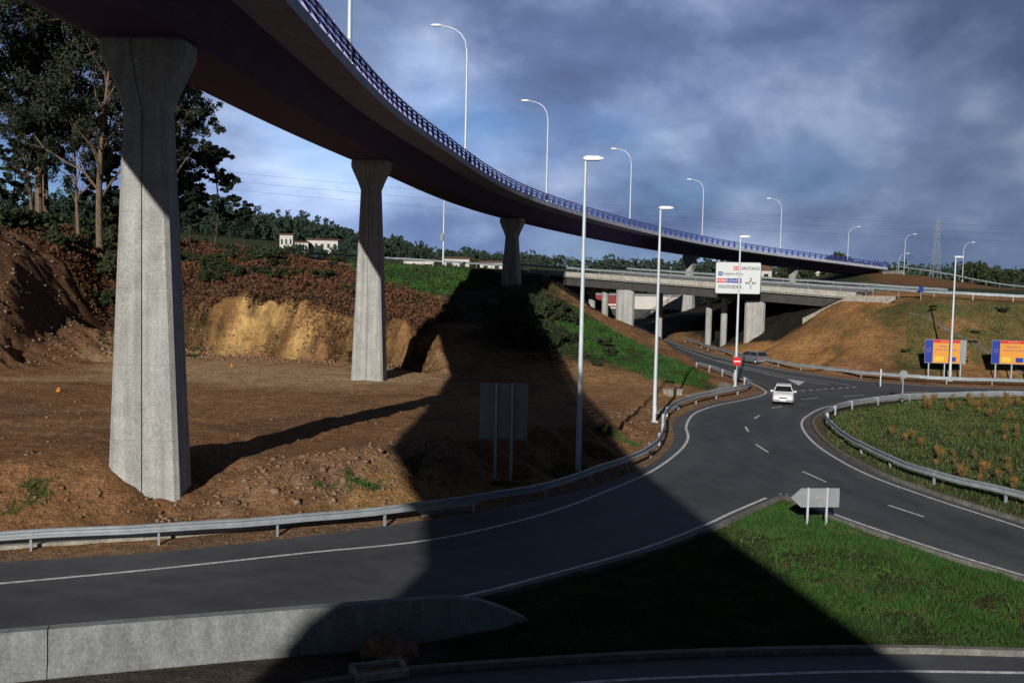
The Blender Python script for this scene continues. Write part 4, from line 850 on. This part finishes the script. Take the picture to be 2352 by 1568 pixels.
# ------------------------------------------------------------------ pylon with wires
o=thing('electricity_pylon','steel lattice electricity pylon on the skyline','pylon',(169,400,9)); mb=MB()
def pw(z): return 1.6*(1-z/26)+.28
lv=[0,4,8,12,15.5,18.5,21,23.5,26]
for a,c in zip(lv[:-1],lv[1:]):
    for sx,sy in ((1,1),(1,-1),(-1,-1),(-1,1)):
        mb.tube([(sx*pw(a),sy*pw(a),a),(sx*pw(c),sy*pw(c),c)],.08,4)
        mb.tube([(sx*pw(a),sy*pw(a),a),(sy*pw(c),-sx*pw(c),c)],.04,4); mb.tube([(sy*pw(a),-sx*pw(a),a),(sx*pw(c),sy*pw(c),c)],.04,4)
ob('tower_frame',mb.mesh('tower_frame',M['galv']),o)
mb=MB()
for z in (19,22,25):
    mb.tube([(-1.8,0,z),(0,0,z+.5),(1.8,0,z)],.06,4); mb.tube([(-1.8,0,z),(1.8,0,z)],.06,4)
ob('cross_arm',mb.mesh('cross_arm',M['galv']),o)
mb=MB()
for z in (19,22,25):
    for sx in (-1.8,1.8):
        for (tx,ty,tz) in ((-330,-60,14),(190,-20,6)):
            mb.tube([(sx+(tx-sx)*t,ty*t,z-.4+(tz)*t-22*t*(1-t)*.5) for t in np.linspace(0,1,14)],.018,3,False)
ob('wire',mb.mesh('wire',M['barkpine']),o)

# ------------------------------------------------------------------ sky and light
el=math.radians(19.8); hx,hy=.252,.968
w=bpy.data.worlds.new('World'); scene.world=w; w.use_nodes=True; nt=w.node_tree; bg=nt.nodes['Background']; bg.inputs['Strength'].default_value=.10
L_=nt.links.new
sky=nt.nodes.new('ShaderNodeTexSky'); sky.sky_type='NISHITA'; sky.sun_disc=False; sky.sun_elevation=el; sky.sun_rotation=math.atan2(-hx,-hy)
tc=nt.nodes.new('ShaderNodeTexCoord'); sp=nt.nodes.new('ShaderNodeSeparateXYZ'); L_(tc.outputs['Generated'],sp.inputs[0])
def mth(op,a,b=None,c=None,cl=False):
    m=nt.nodes.new('ShaderNodeMath'); m.operation=op; m.use_clamp=cl
    for k,v in enumerate((a,b,c)):
        if v is None: continue
        if isinstance(v,(int,float)): m.inputs[k].default_value=v
        else: L_(v,m.inputs[k])
    return m.outputs[0]
def nz(sc,det,rough_,off,scl=(1,1,2.0),dist=.2):
    mp=nt.nodes.new('ShaderNodeMapping'); mp.inputs['Location'].default_value=off; mp.inputs['Scale'].default_value=scl; mp.inputs['Rotation'].default_value=(.12,.1,0); L_(tc.outputs['Generated'],mp.inputs[0])
    n=nt.nodes.new('ShaderNodeTexNoise'); n.inputs['Scale'].default_value=sc; n.inputs['Detail'].default_value=det; n.inputs['Roughness'].default_value=rough_; n.inputs['Distortion'].default_value=dist; L_(mp.outputs[0],n.inputs['Vector']); return n
n1=nz(5.6,9,.5,(3.1,1.7,.3),(1,1,1.7),dist=.15); n2=nz(2.0,3,.5,(8.2,4.1,0))
r1=nt.nodes.new('ShaderNodeValToRGB'); cr=r1.color_ramp; L_(n1.outputs['Fac'],r1.inputs[0])
def cc(c): return tuple(v*10 for v in c)+(1,)
cr.elements[0].position=.32; cr.elements[0].color=cc((.070,.103,.205)); cr.elements[1].position=.70; cr.elements[1].color=cc((.35,.43,.60))
e_=cr.elements.new(.45); e_.color=cc((.100,.145,.272)); e_=cr.elements.new(.56); e_.color=cc((.175,.235,.39))
r2=nt.nodes.new('ShaderNodeMapRange'); r2.inputs[1].default_value=.35; r2.inputs[2].default_value=.65; r2.inputs[3].default_value=.80; r2.inputs[4].default_value=1.22; L_(n2.outputs['Fac'],r2.inputs[0])
t_=mth('SUBTRACT',1.0,mth('MULTIPLY',sp.outputs[2],3.4),cl=True)
s_=mth('SUBTRACT',.65,mth('MULTIPLY',sp.outputs[0],1.6),cl=True)
fac=mth('ADD',mth('MULTIPLY',mth('MULTIPLY',t_,s_),.95),mth('MULTIPLY_ADD',t_,.12,1.0))
hi=mth('SUBTRACT',1.0,mth('MULTIPLY',mth('SUBTRACT',sp.outputs[2],.3,cl=True),1.4),cl=True)
bk=mth('ADD',.28,mth('MULTIPLY',.72,mth('MULTIPLY_ADD',sp.outputs[1],1.6,.05,cl=True)))   # sky dimmed overhead and behind to cut ambient fill
hi=mth('MULTIPLY',hi,bk)
fac=mth('MULTIPLY',mth('MULTIPLY',fac,hi),r2.outputs[0])
sc_=nt.nodes.new('ShaderNodeVectorMath'); sc_.operation='SCALE'; L_(r1.outputs[0],sc_.inputs[0]); L_(fac,sc_.inputs['Scale'])
n3=nz(4.0,7,.55,(1.2,9.3,.4),(1,1,2.2)); gap=nt.nodes.new('ShaderNodeMapRange'); gap.inputs[1].default_value=.46; gap.inputs[2].default_value=.62; gap.inputs[3].default_value=0; gap.inputs[4].default_value=.9; L_(n3.outputs['Fac'],gap.inputs[0])
gf=mth('MULTIPLY',mth('MULTIPLY',gap.outputs[0],mth('MULTIPLY',s_,t_)),bk,cl=True)
blue=nt.nodes.new('ShaderNodeVectorMath'); blue.operation='MULTIPLY'; L_(sky.outputs[0],blue.inputs[0]); blue.inputs[1].default_value=(.5,.85,1.45)
mx=nt.nodes.new('ShaderNodeMix'); mx.data_type='RGBA'; L_(gf,mx.inputs[0]); L_(sc_.outputs[0],mx.inputs[6]); L_(blue.outputs[0],mx.inputs[7])
L_(mx.outputs[2],bg.inputs['Color'])
sl_=bpy.data.lights.new('sun','SUN'); sl_.energy=5.0; sl_.angle=math.radians(.5); sl_.color=(1,.94,.84)
so=bpy.data.objects.new('sun',sl_); COL.objects.link(so); d=Vector((hx*math.cos(el),hy*math.cos(el),-math.sin(el))); so.rotation_euler=d.to_track_quat('-Z','Y').to_euler()

# ------------------------------------------------------------------ camera
p=math.radians(3.8); r=math.radians(1.2); F=Vector((0,math.cos(p),-math.sin(p))); U0=Vector((0,math.sin(p),math.cos(p))); X0=Vector((1,0,0))
Rv=X0*math.cos(r)+U0*math.sin(r); Uv=U0*math.cos(r)-X0*math.sin(r)
cd=bpy.data.cameras.new('camera'); cd.lens=35.0; cd.sensor_width=36; cd.clip_end=12000; cd.clip_start=.1
co=bpy.data.objects.new('camera',cd); COL.objects.link(co)
m4=Matrix((( Rv.x,Uv.x,-F.x,0),(Rv.y,Uv.y,-F.y,0),(Rv.z,Uv.z,-F.z,9.5),(0,0,0,1))); co.matrix_world=m4
scene.camera=co
scene.view_settings.view_transform='Standard'; scene.view_settings.look='None'; scene.view_settings.exposure=0
